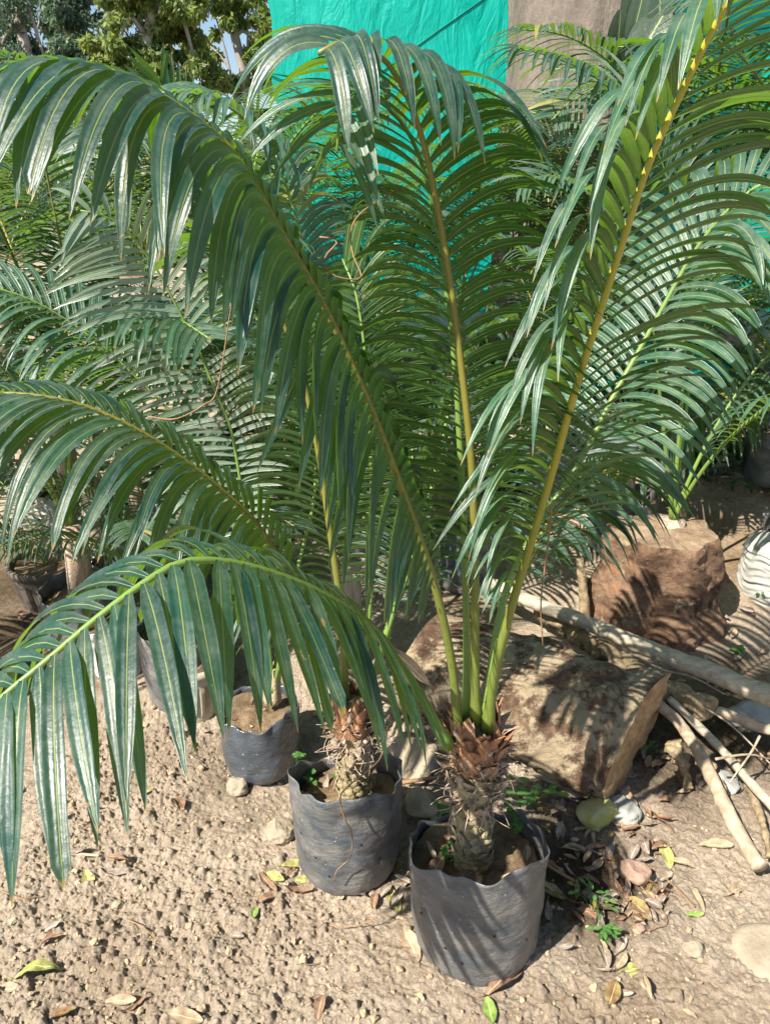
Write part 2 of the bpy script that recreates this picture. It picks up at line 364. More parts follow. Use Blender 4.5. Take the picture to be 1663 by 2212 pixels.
# ------------------------------------------------------------------ rocks / clods
def ico(sub):
    t = (1 + 5 ** .5) / 2
    V = [(-1, t, 0), (1, t, 0), (-1, -t, 0), (1, -t, 0), (0, -1, t), (0, 1, t), (0, -1, -t), (0, 1, -t), (t, 0, -1), (t, 0, 1), (-t, 0, -1), (-t, 0, 1)]
    Fc = [(0, 11, 5), (0, 5, 1), (0, 1, 7), (0, 7, 10), (0, 10, 11), (1, 5, 9), (5, 11, 4), (11, 10, 2), (10, 7, 6), (7, 1, 8), (3, 9, 4), (3, 4, 2), (3, 2, 6), (3, 6, 8), (3, 8, 9), (4, 9, 5), (2, 4, 11), (6, 2, 10), (8, 6, 7), (9, 8, 1)]
    V = [Vector(v).normalized() for v in V]
    for _ in range(sub):
        mid = {}; nf = []
        def m(a, b):
            k = (min(a, b), max(a, b))
            if k not in mid: V.append(((V[a] + V[b]) / 2).normalized()); mid[k] = len(V) - 1
            return mid[k]
        for a, b, c in Fc:
            x, y, z = m(a, b), m(b, c), m(c, a); nf += [(a, x, z), (b, y, x), (c, z, y), (x, y, z)]
        Fc = nf
    return V, Fc
ICO = {s: ico(s) for s in (1, 2, 3, 4)}
def rock_pts(sub, seed, size, cut=5, rough=0.16):
    r2 = random.Random(seed); V, Fc = ICO[sub]
    planes = [(Vector((r2.gauss(0, 1), r2.gauss(0, 1), r2.gauss(0, 1))).normalized(), r2.uniform(0.55, 0.85)) for _ in range(cut)]
    o = Vector((seed * 3.1 % 50, seed * 1.7 % 50, 0)); out = []
    for v in V:
        p = v.copy()
        for n_, d in planes:
            e = p.dot(n_) - d
            if e > 0: p -= n_ * e * 0.92
        p *= 1 + rough * noise.fractal(v * 1.8 + o, 1.0, 2.0, 4)
        out.append((p.x * size[0], p.y * size[1], p.z * size[2]))
    return np.array(out), Fc
def rot_z(V, a):
    c, s = math.cos(a), math.sin(a); return V @ np.array([[c, s, 0], [-s, c, 0], [0, 0, 1]])
def rock(px, py, w, h, mat, label, cat='stone', d=None, seed=1, name='stone', sub=3, rz=0, cut=5, group=None, up=0.55):
    p = onground(px, py); V, Fc = rock_pts(sub, seed, (w / 2, (d or w) / 2, h / 2), cut)
    V = rot_z(V, rz) + np.array([p.x, p.y, p.z + h / 2 * up]); mb = MB(); mb.add(V, Fc)
    o = mb.build(name, mat, loc=(p.x, p.y, p.z), smooth=(sub > 2)); return tag(o, label, cat, group)
mb = MB()
for k in range(2600):
    px = rng.uniform(-60, 1720); py = rng.uniform(1530, 2260); p = gr(px, py)
    if rng.random() > 0.25 + 0.75 * (1 if px < 800 else 0.3): continue
    s = 0.0022 * rng.random() ** -0.45; s = min(s, 0.010)
    V, Fc = rock_pts(1, k, (s, s * rng.uniform(.6, 1), s * rng.uniform(.5, .9)), 6, 0.5)
    mb.add(rot_z(V, rng.uniform(0, 6)) + np.array([p.x, p.y, gz(p.x, p.y) + s * 0.3]), Fc)
tag(mb.build('soil_clods', CLOD, smooth=False), 'small pale clods of dry soil strewn over the ground', 'soil clods', kind='stuff')
rock(515, 1705, 0.062, 0.05, STONE, 'rounded pale stone lying against the foot of the shiny black bag', seed=3, cut=3, name='round_stone')
rock(605, 1805, 0.075, 0.06, STONE, 'pale clod of earth lying left of the low black bag', 'earth clod', seed=14, name='earth_clod', sub=4)
rock(255, 1960, 0.026, 0.022, STONE, 'small grey stone on the open soil left of centre', seed=6)
rock(1367, 1898, 0.075, 0.075, STONE_P, 'pinkish angular rock standing among dead leaves right of the front bag', seed=8, name='rock', cut=7)
rock(1494, 2058, 0.045, 0.038, STONE, 'pale squarish stone alone on the bare soil at lower right', seed=21, cut=8)
rock(1290, 1770, 0.10, 0.075, STONE_M, 'yellow mossy stone below the corner of the muddy log', seed=9, name='mossy_stone', cut=6)
rock(1345, 1758, 0.09, 0.05, STONE_G, 'grey stone right behind the yellow mossy stone', seed=31, cut=6)
rock(905, 1750, 0.10, 0.07, STONE, 'brown rock wedged between the two planted bags', seed=12, name='rock')
rock(885, 1650, 0.17, 0.13, STONE, 'large pale boulder standing between the two cycad trunks', seed=44, name='boulder', sub=4)
rock(1200, 1672, 0.20, 0.06, STONE, 'long pale stone slab lying under the front edge of the log', seed=17, name='stone_slab', d=0.10, rz=-0.5, cut=8, sub=4)
rock(1235, 1712, 0.07, 0.04, STONE, 'small pale stone in front of the stone slab', seed=19)
rock(1465, 1290, 0.07, 0.04, STONE_G, 'grey stone at the right foot of the stump', seed=23)
rock(1620, 1560, 0.16, 0.08, STONE_G, 'flat grey stone lying under the long smooth pole', seed=27, name='stone_slab', d=0.1, cut=8)
rock(1560, 1700, 0.08, 0.05, STONE_G, 'dark stone between the two pale branches at right', seed=29)
rock(690, 1830, 0.02, 0.016, STONE, 'pebble at the foot of the low black bag', seed=33, name='pebble')
rock(1380, 2010, 0.024, 0.018, STONE_P, 'reddish pebble below the heap of dead leaves', seed=35, name='pebble')
# broken concrete disc at the right border
def lathe(mb, prof, c, seg=48, rf=None, zf=None, m=0, close=False):
    V = []; A = []
    for j, (r, z) in enumerate(prof):
        for k in range(seg):
            th = 2 * math.pi * k / seg; rr = r * (rf(th, j / (len(prof) - 1), r) if rf else 1); zz = z + (zf(th, j / (len(prof) - 1)) if zf else 0)
            V.append((c[0] + rr * math.cos(th), c[1] + rr * math.sin(th), c[2] + zz)); A.append((k / seg, j / (len(prof) - 1), 0))
    Fs = [(j * seg + k, j * seg + (k + 1) % seg, (j + 1) * seg + (k + 1) % seg, (j + 1) * seg + k) for j in range(len(prof) - 1) for k in range(seg)]
    mb.add(V, Fs, A, m)
p = onground(1665, 2062); mb = MB()
lathe(mb, [(0.001, .016), (.055, .017), (.068, .014), (.071, .008), (.075, .006), (.078, -.02)], p, 40, lambda t, v, r: 1 + .03 * math.sin(3 * t) + .02 * math.sin(7 * t))
tag(mb.build('concrete_disc', STONE, loc=p), 'pale round concrete slab half sunk in the soil at the right border', 'concrete slab')

# ------------------------------------------------------------------ grow bags
def lip_fn(pts):                         # angle (deg) -> height offset, periodic cosine interpolation
    pts = sorted(pts)
    def f(th):
        d = math.degrees(th) % 360
        for i in range(len(pts)):
            a = pts[i]; b = pts[(i + 1) % len(pts)]; bb = b[0] + (360 if i == len(pts) - 1 else 0)
            dd = d + (360 if d < pts[0][0] else 0)
            if a[0] <= dd <= bb:
                t = (dd - a[0]) / (bb - a[0]); t = t * t * (3 - 2 * t); return a[1] * (1 - t) + b[1] * t
        return 0
    return f
def grow_bag(c, r0, r1, h, lip, mat, label, soilz, seed, holes=8, lean=(0, 0), name='grow_bag', group='black polythene grow bags'):
    root = empty(name, c, label, 'grow bag', group); mb = MB(); seg = 120; rows = 34
    V = []; A = []; o = Vector((seed * 5.3, seed * 2.1, 0))
    def P(th, t, inner=0):
        z = t * (h + lip(th) ) if t <= 1 else 0
        bulge = 1 + 0.05 * math.sin(math.pi * min(1, t * 1.0)) 
        r = (r0 + (r1 - r0) * t) * bulge
        if t < 0.08: r *= 0.93 + 0.07 * (t / 0.08) ** 0.5
        q = Vector((math.cos(th) * 2.2, math.sin(th) * 2.2, t * 5.0)) + o
        r += 0.005 * noise.fractal(Vector((q.x, q.y, q.z * .6)), 1, 2, 3) + 0.0008 * noise.fractal(Vector((q.x * 1.5, q.y * 1.5, q.z * 4)), 1, 2, 3) * (1.2 - t)
        r += 0.006 * t ** 6 * math.sin(th * 5 + seed) + 0.004 * t ** 5 * math.sin(th * 11 + 2 * seed)
        r -= inner
        return (c[0] + r * math.cos(th) + lean[0] * t, c[1] + r * math.sin(th) + lean[1] * t, c[2] + z)
    for j in range(rows):
        t = j / (rows - 1)
        for k in range(seg): V.append(P(2 * math.pi * k / seg, t)); A.append((k / seg, t, 0))
    for j in range(10):
        t = 1 - 0.45 * j / 9
        for k in range(seg): V.append(P(2 * math.pi * k / seg, t, 0.0018)); A.append((k / seg, t, 0))
    nR = rows + 10
    Fs = [(j * seg + k, j * seg + (k + 1) % seg, (j + 1) * seg + (k + 1) % seg, (j + 1) * seg + k) for j in range(nR - 1) for k in range(seg)]
    mb.add(V, Fs, A)
    mb.build('film', mat, root)
    mb = MB()
    rs = random.Random(seed)
    for k in range(holes):
        th = R(180 + 180 * (k + 0.5) / holes + rs.uniform(-6, 6)); t = (0.25, 0.55, 0.38)[k % 3] + rs.uniform(-.04, .04)
        q = Vector(P(th, t)); n_ = Vector((math.cos(th), math.sin(th), 0)); a, b = frame(n_); q += n_ * 0.0012
        mb.add([tuple(q)] + [tuple(q + a * .0028 * math.cos(x * .785) + b * .0034 * math.sin(x * .785)) for x in range(8)], [(0, x + 1, (x + 1) % 8 + 1) for x in range(8)])
        mb.build('drain_hole', HOLE, root); mb = MB()
    mb = MB()
    prof = [(0.001, 0.012)] + [(r1 * x, 0.012 * (1 - x)) for x in (.1, .2, .3, .4, .5, .6, .7, .8, .9, .97)]
    V = []; n_ = 64
    for j, (r, z) in enumerate(prof):
        for k in range(n_):
            th = 2 * math.pi * k / n_; q = Vector((r * math.cos(th), r * math.sin(th), 0))
            V.append((c[0] + q.x + lean[0] * .8, c[1] + q.y + lean[1] * .8, c[2] + soilz + z + 0.018 * noise.fractal(q * 14 + o, 1, 2, 5)))
    mb.add(V, [(j * n_ + k, (j + 1) * n_ + k, (j + 1) * n_ + (k + 1) % n_, j * n_ + (k + 1) % n_) for j in range(len(prof) - 1) for k in range(n_)])
    mb.build('soil', POTSOIL, root)
    return root
# front bag
bA = gr(1028, 2030); bA.y += 0.02; bA.z = -0.01
liA = lip_fn([(0, 0.0), (30, -0.01), (75, -0.065), (120, -0.07), (160, -0.025), (185, 0.004), (210, -0.008), (240, 0.022), (270, 0.026), (300, 0.036), (330, 0.016)])
grow_bag(bA, 0.126, 0.136, 0.275, liA, BAG, 'dusty black grow bag of the front cycad, nearest the camera', 0.195, 3, lean=(-0.008, 0.0))
bB = gr(752, 1848); bB.z = -0.01
liB = lip_fn([(0, 0.0), (40, -0.02), (85, -0.065), (120, -0.06), (160, -0.015), (185, 0.008), (212, 0.0), (240, 0.024), (270, 0.03), (300, 0.028), (330, 0.008)])
grow_bag(bB, 0.115, 0.125, 0.262, liB, BAG, 'low black grow bag of the second cycad, left of the front bag', 0.175, 5, lean=(0.002, 0.0))
bC = gr(568, 1640); bC.z = -0.01
liC = lip_fn([(0, 0.01), (90, 0.0), (200, 0.0), (270, -0.01), (320, 0.012)])
grow_bag(bC, 0.098, 0.102, 0.19, liC, BAG_S, 'shiny black bag speckled with dust, third from the front', 0.17, 8, holes=0)

# ------------------------------------------------------------------ fronds
def frond(parent, pts, N0, N1=None, L=0.24, W=0.016, n=45, s0=0.3, ang=(75, 40), keel=(0.25, 0.25), droop=(1.2, 1.2), lsc=(1, 1), mat=LEAF,
          smat=STALK_G, rr=(0.008, 0.002), seg=9, spines=True, seed=0, jit=1.0, tipw=1.0, tdroop=0, btw=28, dense_end=True, name='frond', label=None, miss=0.02, pw=1.2, wide_base=0.3):
    r2 = random.Random(seed * 77 + 5); N0 = Vector(N0); N1 = Vector(N1) if N1 else N0
    M = 120; C, LEN = catmull(pts, M)
    def cf(s):
        x = min(max(s, 0), 1) * (M - 1); i = min(int(x), M - 2); return C[i].lerp(C[i + 1], x - i)
    mb = MB()
    for side in (0, 1):
        sg = 1 if side == 0 else -1
        for i in range(n):
            if r2.random() < miss: continue
            f = (i + 0.5 * side * 0.8) / n; s = s0 + (1 - s0) * f
            p = cf(s); T = (cf(s + .01) - cf(s - .01)).normalized()
            N = N0.lerp(N1, s); S = T.cross(N).normalized(); Np = S.cross(T).normalized()
            al = R(ang[0] + (ang[1] - ang[0]) * f ** 1.3 + r2.gauss(0, 2.2) * jit); ke = keel[side] + r2.gauss(0, .04) * jit
            d0 = T * math.cos(al) + (S * (sg * math.cos(ke)) + Np * math.sin(ke)) * math.sin(al)
            prof = min(1, wide_base + (1 - wide_base) * min(1, f / 0.22)) * (1 - 0.5 * max(0, (f - 0.72) / 0.28) ** 1.6)
            l = L * lsc[side] * prof * (1 + r2.gauss(0, .035) * jit); wd = W * (0.75 + 0.25 * min(1, f / .3)) * (1 + r2.gauss(0, .06)) * (1 + (tipw - 1) * f)
            g = (droop[side] + tdroop * max(0, f - .7) / .3) * (1 + r2.gauss(0, .13) * jit); gx = Vector((r2.gauss(0, .11), r2.gauss(0, .11), -1)) * g
            ph = R(btw); w0 = d0.cross(Np * math.cos(ph) + T * math.sin(ph)).normalized()
            rd = min(1 if spines is False else .93, max(0, r2.gauss(.5, .22))); rs = rr[0] * (1 - s) + rr[1] * s; q = p + (S * (sg * .75) + Np * .45) * rs; V = []; A = []; K = seg
            trunc = r2.random() < 0.05 * jit
            tw = r2.gauss(0, 0.12) * jit
            for k in range(K + 1):
                t = k / K
                d = (d0 + gx * t ** pw).normalized()
                w_ = (w0 - d * w0.dot(d)).normalized(); nn = w_.cross(d).normalized()
                if tw:
                    c_, s_ = math.cos(tw * t), math.sin(tw * t); w_, nn = w_ * c_ + nn * s_, nn * c_ - w_ * s_
                ww = wd * (0.35 + 0.65 * min(1, t / .14)) * (1 if t < .5 else max(0.02, 1 - ((t - .5) / .5) ** 1.9))
                if trunc and t > .7: ww = wd * 0.8 if k < K else 0.002
                fold = 0.16 * ww
                V += [tuple(q - w_ * ww / 2 + nn * fold), tuple(q), tuple(q + w_ * ww / 2 + nn * fold)]
                A += [(-1, t, rd), (0, t, rd), (1, t, rd)]
                q = q + d * (l / K)
            Fs = []
            for k in range(K):
                b = 3 * k; Fs += [(b, b + 1, b + 4, b + 3), (b + 1, b + 2, b + 5, b + 4)]
            mb.add(V, Fs, A)
    # ensure leaflets' front faces look along +normal (adaxial): check first face
    o = mb.build(name, mat, parent)
    if label: o['label'] = label
    st = MB()
    nn_ = 40; P = [cf(k / (nn_ - 1)) for k in range(nn_)]
    tube(st, P, lambda t: rr[0] * (1 - t) + rr[1] * t if t > .06 else rr[0] * (1 + .7 * (1 - t / .06)), 8)
    if spines:
        for k in range(int(s0 * LEN / 0.012)):
            s = s0 * (0.08 + 0.92 * r2.random()); p = cf(s); T = (cf(s + .01) - cf(s - .01)).normalized(); a, b = frame(T)
            N = N0.lerp(N1, s); S = T.cross(N).normalized(); sg = 1 if r2.random() < .5 else -1
            dd = S * sg + N * 0.2; r_ = rr[0] * .9; b0 = p + dd * r_ * .8; tip = p + dd * (r_ + .0055) + T * .003
            st.add([tuple(b0 + T * .0018), tuple(b0 - T * .0018), tuple(b0 + a * .0014), tuple(tip)], [(0, 2, 3), (2, 1, 3), (1, 0, 3)])
    base = parent.location if parent is not None else Vector((0, 0, 0))
    for arr in st.V: arr -= np.array(base)
    so = st.build('stalk', smat); so.parent = o
    return o

def cyc_trunk(root, base, top, r, seed, orange=True, scales=150, spread=1.0):
    r2 = random.Random(seed); mb = MB(); P, L = catmull([base, base.lerp(top, .5) + Vector((r2.uniform(-.004, .004), 0, 0)), top], 16)
    tube(mb, P, lambda t: r * (1 - .10 * math.sin(t * 4.5)) * (1.0 if t < .93 else .8), 24, nz=(0.12, 30))
    ax = (top - base).normalized(); a, b = frame(ax)
    def scale(t, th, ln, wd, out, m, curl=0.0):
        p = base.lerp(top, t); rad = a * math.cos(th) + b * math.sin(th); tn = ax.cross(rad).normalized()
        q = p + rad * r * (.9 + .28 * max(0, t - .4)); V = []; A = []; d = (ax * (1 - out) + rad * out).normalized(); K = 5; rd = r2.random()
        for k in range(K + 1):
            f = k / K; ww = wd * (1 - f ** 1.5) + .0006; bulge = rad * (.18 * ww)
            V += [tuple(q - tn * ww / 2), tuple(q + bulge * 2), tuple(q + tn * ww / 2)]; A += [(-1, f, rd), (0, f, rd), (1, f, rd)]
            d = (d + rad * curl * .25 + Vector((r2.gauss(0, .05), r2.gauss(0, .05), r2.gauss(0, .05)))).normalized(); q = q + d * ln / K
        # thickness: back sheet
        n0 = len(V); V += [tuple(Vector(v) - rad * .0018) for v in V]; A += A
        Fs = []
        for off, fl in ((0, 0), (n0, 1)):
            for k in range(K):
                c = off + 3 * k; q4 = [(c, c + 1, c + 4, c + 3), (c + 1, c + 2, c + 5, c + 4)]
                Fs += [x[::-1] for x in q4] if fl else q4
        for k in range(K): Fs += [(3 * k, 3 * k + 3, n0 + 3 * k + 3, n0 + 3 * k), (3 * k + 2, n0 + 3 * k + 2, n0 + 3 * k + 5, 3 * k + 5)]
        mb.add(V, Fs, A, m)
    for k in range(scales):
        t = (k / scales) ** .9; th = k * 2.39996
        if t < .45: scale(t, th + r2.gauss(0, .12), .014 + .012 * r2.random(), .018 + .01 * r2.random(), .16 + .2 * r2.random() ** 2, 0, r2.uniform(-.3, .7))
        else: scale(t, th + r2.gauss(0, .25), .018 + .036 * r2.random(), .012 + .016 * r2.random(), .2 + .7 * r2.random(), 1, r2.uniform(-.9, 1.6))
    trunk = mb.build('trunk', [TRUNKM, SCALEM], root)
    mb = MB()
    for k in range(58):
        scale(.74 + .28 * k / 58, k * 2.39996 + .5 + r2.gauss(0, .2), .062 * spread * r2.uniform(.5, 1.15), r2.uniform(.022, .04), .02 + .34 * r2.random() ** 1.6, 0, r2.uniform(-.6, .9))
    mb.build('scale_leaves', SCALEO if orange else SCALEM, root)
    mb = MB()
    for k in range(75):                 # withered fibres and twigs curling out of the crown
        th = r2.uniform(0, 6.28); t = r2.uniform(.45, .98); rad = a * math.cos(th) + b * math.sin(th); q = base.lerp(top, t) + rad * r * .9
        d = (rad + ax * r2.uniform(-.5, .8)).normalized(); pts = [q]; c_ = Vector((r2.gauss(0, 1), r2.gauss(0, 1), r2.gauss(0, 1) - .5)) * .5
        for i in range(5): q = q + d * r2.uniform(.006, .017); d = (d + c_ * .55).normalized(); pts.append(q)
        pts, _ = catmull(pts, 14); tube(mb, pts, lambda t: .0016 * (1 - .6 * t), 5)
    for k in range(7):
        th = r2.uniform(0, 6.28); t = r2.uniform(.55, .9); rad = a * math.cos(th) + b * math.sin(th); q = base.lerp(top, t) + rad * r * .9
        d = (rad * .7 + ax).normalized(); tube(mb, [q, q + d * .02, q + d * r2.uniform(.03, .05)], .0055, 8)   # cut stalk stubs
    mb.build('dry_fibres', SCALEM, root)

UP = (0, 0, 1)
def A3(l): return [at(*p) for p in l]
# ---- front cycad
rootA = empty('cycad_plant', bA, 'tall cycad palm in the front bag, whose fronds arch over the whole picture', 'palm', 'potted cycad palms')
tA0 = at(1018, 1872, bA.y + 0.0); tA1 = at(1030, 1575, bA.y + 0.01)
cyc_trunk(rootA, tA0, tA1, 0.037, 11)
ya = bA.y
frond(rootA, A3([(990, 1590, ya), (975, 1430, ya - .01), (935, 1250, ya - .03), (880, 1090, ya - .05), (800, 880, ya - .09), (705, 670, ya - .13), (610, 505, ya - .16), (510, 335, ya - .19), (400, 240, ya - .21), (300, 178, ya - .23), (190, 142, ya - .25), (80, 135, ya - .27), (-50, 165, ya - .28)]),
      (0.75, -0.5, .5), (0.05, -.2, 1), L=0.255, W=0.019, n=54, s0=.26, ang=(86, 44), keel=(0.0, 0.05), droop=(2.8, 2.6), lsc=(.62, 1), seg=12, btw=0, seed=1, smat=STALK_O, rr=(.0085, .003), tipw=1.2, pw=1.15)
frond(rootA, A3([(1028, 1560, ya), (1026, 1400, ya - .02), (1025, 1200, ya - .03), (1018, 1000, ya - .04), (995, 780, ya - .05), (965, 560, ya - .06), (925, 350, ya - .08), (885, 220, ya - .11), (840, 140, ya - .15), (790, 100, ya - .19), (735, 92, ya - .22), (690, 115, ya - .25)]),
      (.25, .95, 0), (.5, .2, .9), L=.235, W=.0112, n=42, s0=.28, ang=(70, 50), keel=(.15, .45), droop=(1.0, 1.9), lsc=(1, 1.0), seg=12, btw=36, seed=2, smat=STALK_O, rr=(.0085, .0028), tipw=1.7, tdroop=1.6)
frond(rootA, A3([(1008, 1560, ya + .02), (1008, 1400, ya + .03), (1004, 1200, ya + .04), (995, 1000, ya + .05), (982, 790, ya + .06), (955, 560, ya + .07), (930, 420, ya + .06), (890, 300, ya + .02), (830, 225, ya - .03), (775, 200, ya - .07), (738, 235, ya - .10), (728, 330, ya - .12)]),
      (.0, .95, 0.1), (.3, .1, 1), L=.21, W=.011, n=40, s0=.3, ang=(68, 45), keel=(.2, .3), droop=(1.0, 1.1), seg=10, seed=3, smat=STALK_G, mat=LEAF2)
frond(rootA, A3([(1052, 1575, ya - .01), (1068, 1450, ya - .03), (1105, 1310, ya - .04), (1150, 1160, ya - .05), (1195, 1010, ya - .06), (1240, 850, ya - .07), (1290, 690, ya - .08), (1345, 520, ya - .09), (1402, 350, ya - .10), (1460, 225, ya - .11), (1515, 110, ya - .13), (1575, 0, ya - .15), (1650, -90, ya - .17), (1740, -140, ya - .18)]),
      (-.42, .90, 0), (-.40, .80, .2), L=.275, W=.0128, n=45, s0=.24, ang=(58, 50), keel=(-.28, .12), droop=(2.6, .9), lsc=(1.0, 1.2), seg=12, btw=40, seed=4, smat=STALK_Y, rr=(.0088, .0036), mat=LEAF2, tipw=1.6, pw=1.3)
frond(rootA, A3([(968, 1610, ya - .02), (925, 1530, ya - .05), (868, 1440, ya - .09), (790, 1345, ya - .15), (690, 1280, ya - .21), (580, 1235, ya - .26), (480, 1212, ya - .30), (390, 1215, ya - .335), (310, 1260, ya - .37), (210, 1335, ya - .41), (100, 1428, ya - .45), (0, 1510, ya - .48), (-90, 1600, ya - .5)]),
      (0.1, -.25, 1), (0.1, -.1, 1), L=.285, W=.0235, n=39, btw=0, jit=1.7, s0=.24, ang=(76, 62), keel=(.02, .02), droop=(2.4, 0.7), lsc=(1.0, .9), seg=12, seed=5, smat=STALK_G, rr=(.0085, .003), pw=.8, wide_base=.75)
frond(rootA, A3([(1046, 1575, ya + .03), (1062, 1430, ya + .07), (1095, 1270, ya + .13), (1165, 1130, ya + .19), (1250, 1000, ya + .24), (1322, 860, ya + .28), (1378, 760, ya + .30), (1436, 655, ya + .31), (1495, 550, ya + .31), (1570, 455, ya + .29), (1660, 390, ya + .26), (1760, 380, ya + .22)]),
      (-.5, -.6, .4), (-.3, -.3, 1), L=.28, W=.019, n=42, s0=.30, ang=(75, 50), keel=(.2, .2), droop=(1.5, 1.6), lsc=(.9, 1.15), seg=11, seed=6, smat=STALK_G, mat=LEAF2, rr=(.0085, .003))
frond(rootA, A3([(1052, 1565, ya + .05), (1085, 1400, ya + .10), (1130, 1240, ya + .16), (1190, 1120, ya + .24), (1260, 1050, ya + .31), (1330, 1010, ya + .36), (1400, 1010, ya + .40)]),
      (-.3, .3, 1), (0, 0, 1), L=.22, W=.016, n=24, s0=.42, ang=(70, 45), keel=(.1, .1), droop=(2.4, 2.0), seg=9, seed=9, smat=STALK_Y, mat=LEAF)
# ---- second cycad
rootB = empty('cycad_plant', bB, 'cycad palm in the low bag, with fronds reaching to the left border', 'palm', 'potted cycad palms')
yb = bB.y
tB0 = at(765, 1728, yb); tB1 = at(762, 1520, yb)
cyc_trunk(rootB, tB0, tB1, 0.037, 12)
frond(rootB, A3([(735, 1530, yb), (700, 1430, yb - .02), (640, 1280, yb - .05), (560, 1140, yb - .08), (480, 1060, yb - .11), (390, 988, yb - .14), (290, 925, yb - .17), (190, 880, yb - .19), (100, 858, yb - .21), (0, 850, yb - .22), (-90, 865, yb - .23)]),
      (.5, -.2, .85), (0, -.15, 1), L=.31, W=.0195, n=37, s0=.3, ang=(62, 42), keel=(.3, .0), droop=(1.6, 2.1), lsc=(.4, .95), btw=5, seg=11, seed=21, smat=STALK_O, rr=(.009, .003))
frond(rootB, A3([(745, 1530, yb + .02), (740, 1350, yb + .02), (712, 1140, yb + .03), (685, 960, yb + .04), (650, 800, yb + .04), (600, 670, yb + .03), (545, 580, yb + .02), (480, 530, yb), (410, 530, yb - .02)]),
      (.3, .9, .1), (.2, .3, 1), L=.24, W=.013, n=46, s0=.28, ang=(72, 50), keel=(.15, .3), droop=(1.0, 1.3), seg=9, seed=22, smat=STALK_O, rr=(.009, .003))
frond(rootB, A3([(775, 1530, yb + .04), (795, 1350, yb + .07), (805, 1150, yb + .10), (800, 950, yb + .12), (790, 780, yb + .15), (770, 640, yb + .18), (740, 560, yb + .22)]),
      (0, .9, .1), (0, .6, .7), L=.22, W=.014, n=36, s0=.42, ang=(68, 50), keel=(.1, .2), droop=(1.1, 1.1), seg=8, seed=23, smat=STALK_G, mat=LEAF3)
frond(rootB, A3([(785, 1540, yb + .04), (840, 1350, yb + .09), (900, 1180, yb + .14), (945, 1000, yb + .2), (980, 850, yb + .26), (1040, 730, yb + .3), (1110, 680, yb + .33)]),
      (-.3, .6, .3), (-.3, .3, 1), L=.22, W=.014, n=36, s0=.36, ang=(68, 50), keel=(.1, .2), droop=(1.3, 1.3), seg=8, seed=24, smat=STALK_G, mat=LEAF3)
frond(rootB, A3([(770, 1530, yb + .05), (830, 1400, yb + .1), (850, 1290, yb + .15), (870, 1180, yb + .22), (890, 1060, yb + .3), (890, 960, yb + .4)]),
      (0, -.3, 1), (0, -.2, 1), L=.2, W=.016, n=24, s0=.4, ang=(68, 50), keel=(.1, .1), droop=(1.3, 1.3), seg=8, seed=25, smat=STALK_G, mat=LEAF3)
# ---- third cycad (pale frond)
rootC = empty('cycad_plant', bC, 'slender cycad with one pale shining frond, growing in the shiny speckled bag', 'palm', 'potted cycad palms')
yc = bC.y; cb = at(585, 1500, yc)
mb = MB(); rc = random.Random(3)
for k in range(6):
    a_ = k * 1.1; tube(mb, catmull([cb + Vector((.016 * math.cos(a_), .016 * math.sin(a_), -.02)), cb + Vector((.02 * math.cos(a_), .02 * math.sin(a_), .04)), cb + Vector((.028 * math.cos(a_), .028 * math.sin(a_), .09))], 8)[0], lambda t: .013 * (1 - .5 * t), 8)
mb.build('stem_base', fib_mat('young_base', [(0.3, (0.30, 0.22, 0.14)), (0.7, (0.5, 0.42, 0.26))], (60, 60, 6)), rootC)
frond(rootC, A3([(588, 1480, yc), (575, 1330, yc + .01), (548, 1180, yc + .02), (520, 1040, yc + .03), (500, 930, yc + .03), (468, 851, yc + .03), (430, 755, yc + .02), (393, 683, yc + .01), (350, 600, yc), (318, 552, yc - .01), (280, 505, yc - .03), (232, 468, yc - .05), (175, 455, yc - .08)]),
      (.1, -.95, .3), (-.1, -.8, .6), L=.245, W=.0118, n=44, s0=.34, ang=(78, 50), keel=(.35, .1), btw=10, droop=(.6, .75), lsc=(.6, 1.0), seg=9, seed=31, smat=STALK_G, mat=LEAF_SHEEN, rr=(.006, .002))
frond(rootC, A3([(578, 1480, yc), (560, 1350, yc + .02), (470, 1030, yc + .05), (405, 930, yc + .06), (320, 840, yc + .06), (230, 755, yc + .05), (143, 690, yc + .04), (50, 640, yc + .02), (-60, 610, yc)]),
      (.3, -.6, .7), (.1, -.3, 1), L=.22, W=.0145, n=44, s0=.3, ang=(70, 45), keel=(.2, .1), droop=(1.0, 1.9), seg=8, seed=32, smat=STALK_G, mat=LEAF2, rr=(.006, .002))
frond(rootC, A3([(592, 1480, yc), (610, 1350, yc + .05), (650, 1200, yc + .1), (680, 1060, yc + .15), (670, 900, yc + .2), (620, 800, yc + .25)]),
      (.0, .9, .1), (0, .3, 1), L=.2, W=.012, n=36, s0=.3, ang=(74, 50), keel=(.2, .2), droop=(1.0, 1.0), seg=8, seed=33, smat=STALK_G, mat=LEAF3)
frond(rootC, A3([(590, 1490, yc - .01), (610, 1400, yc - .04), (600, 1330, yc - .08), (560, 1290, yc - .1), (500, 1290, yc - .12)]),
      (0, -.3, 1), (0, -.2, 1), L=.16, W=.013, n=18, s0=.4, ang=(68, 50), keel=(.1, .1), droop=(1.5, 1.5), seg=8, seed=34, smat=STALK_G, mat=LEAF3)

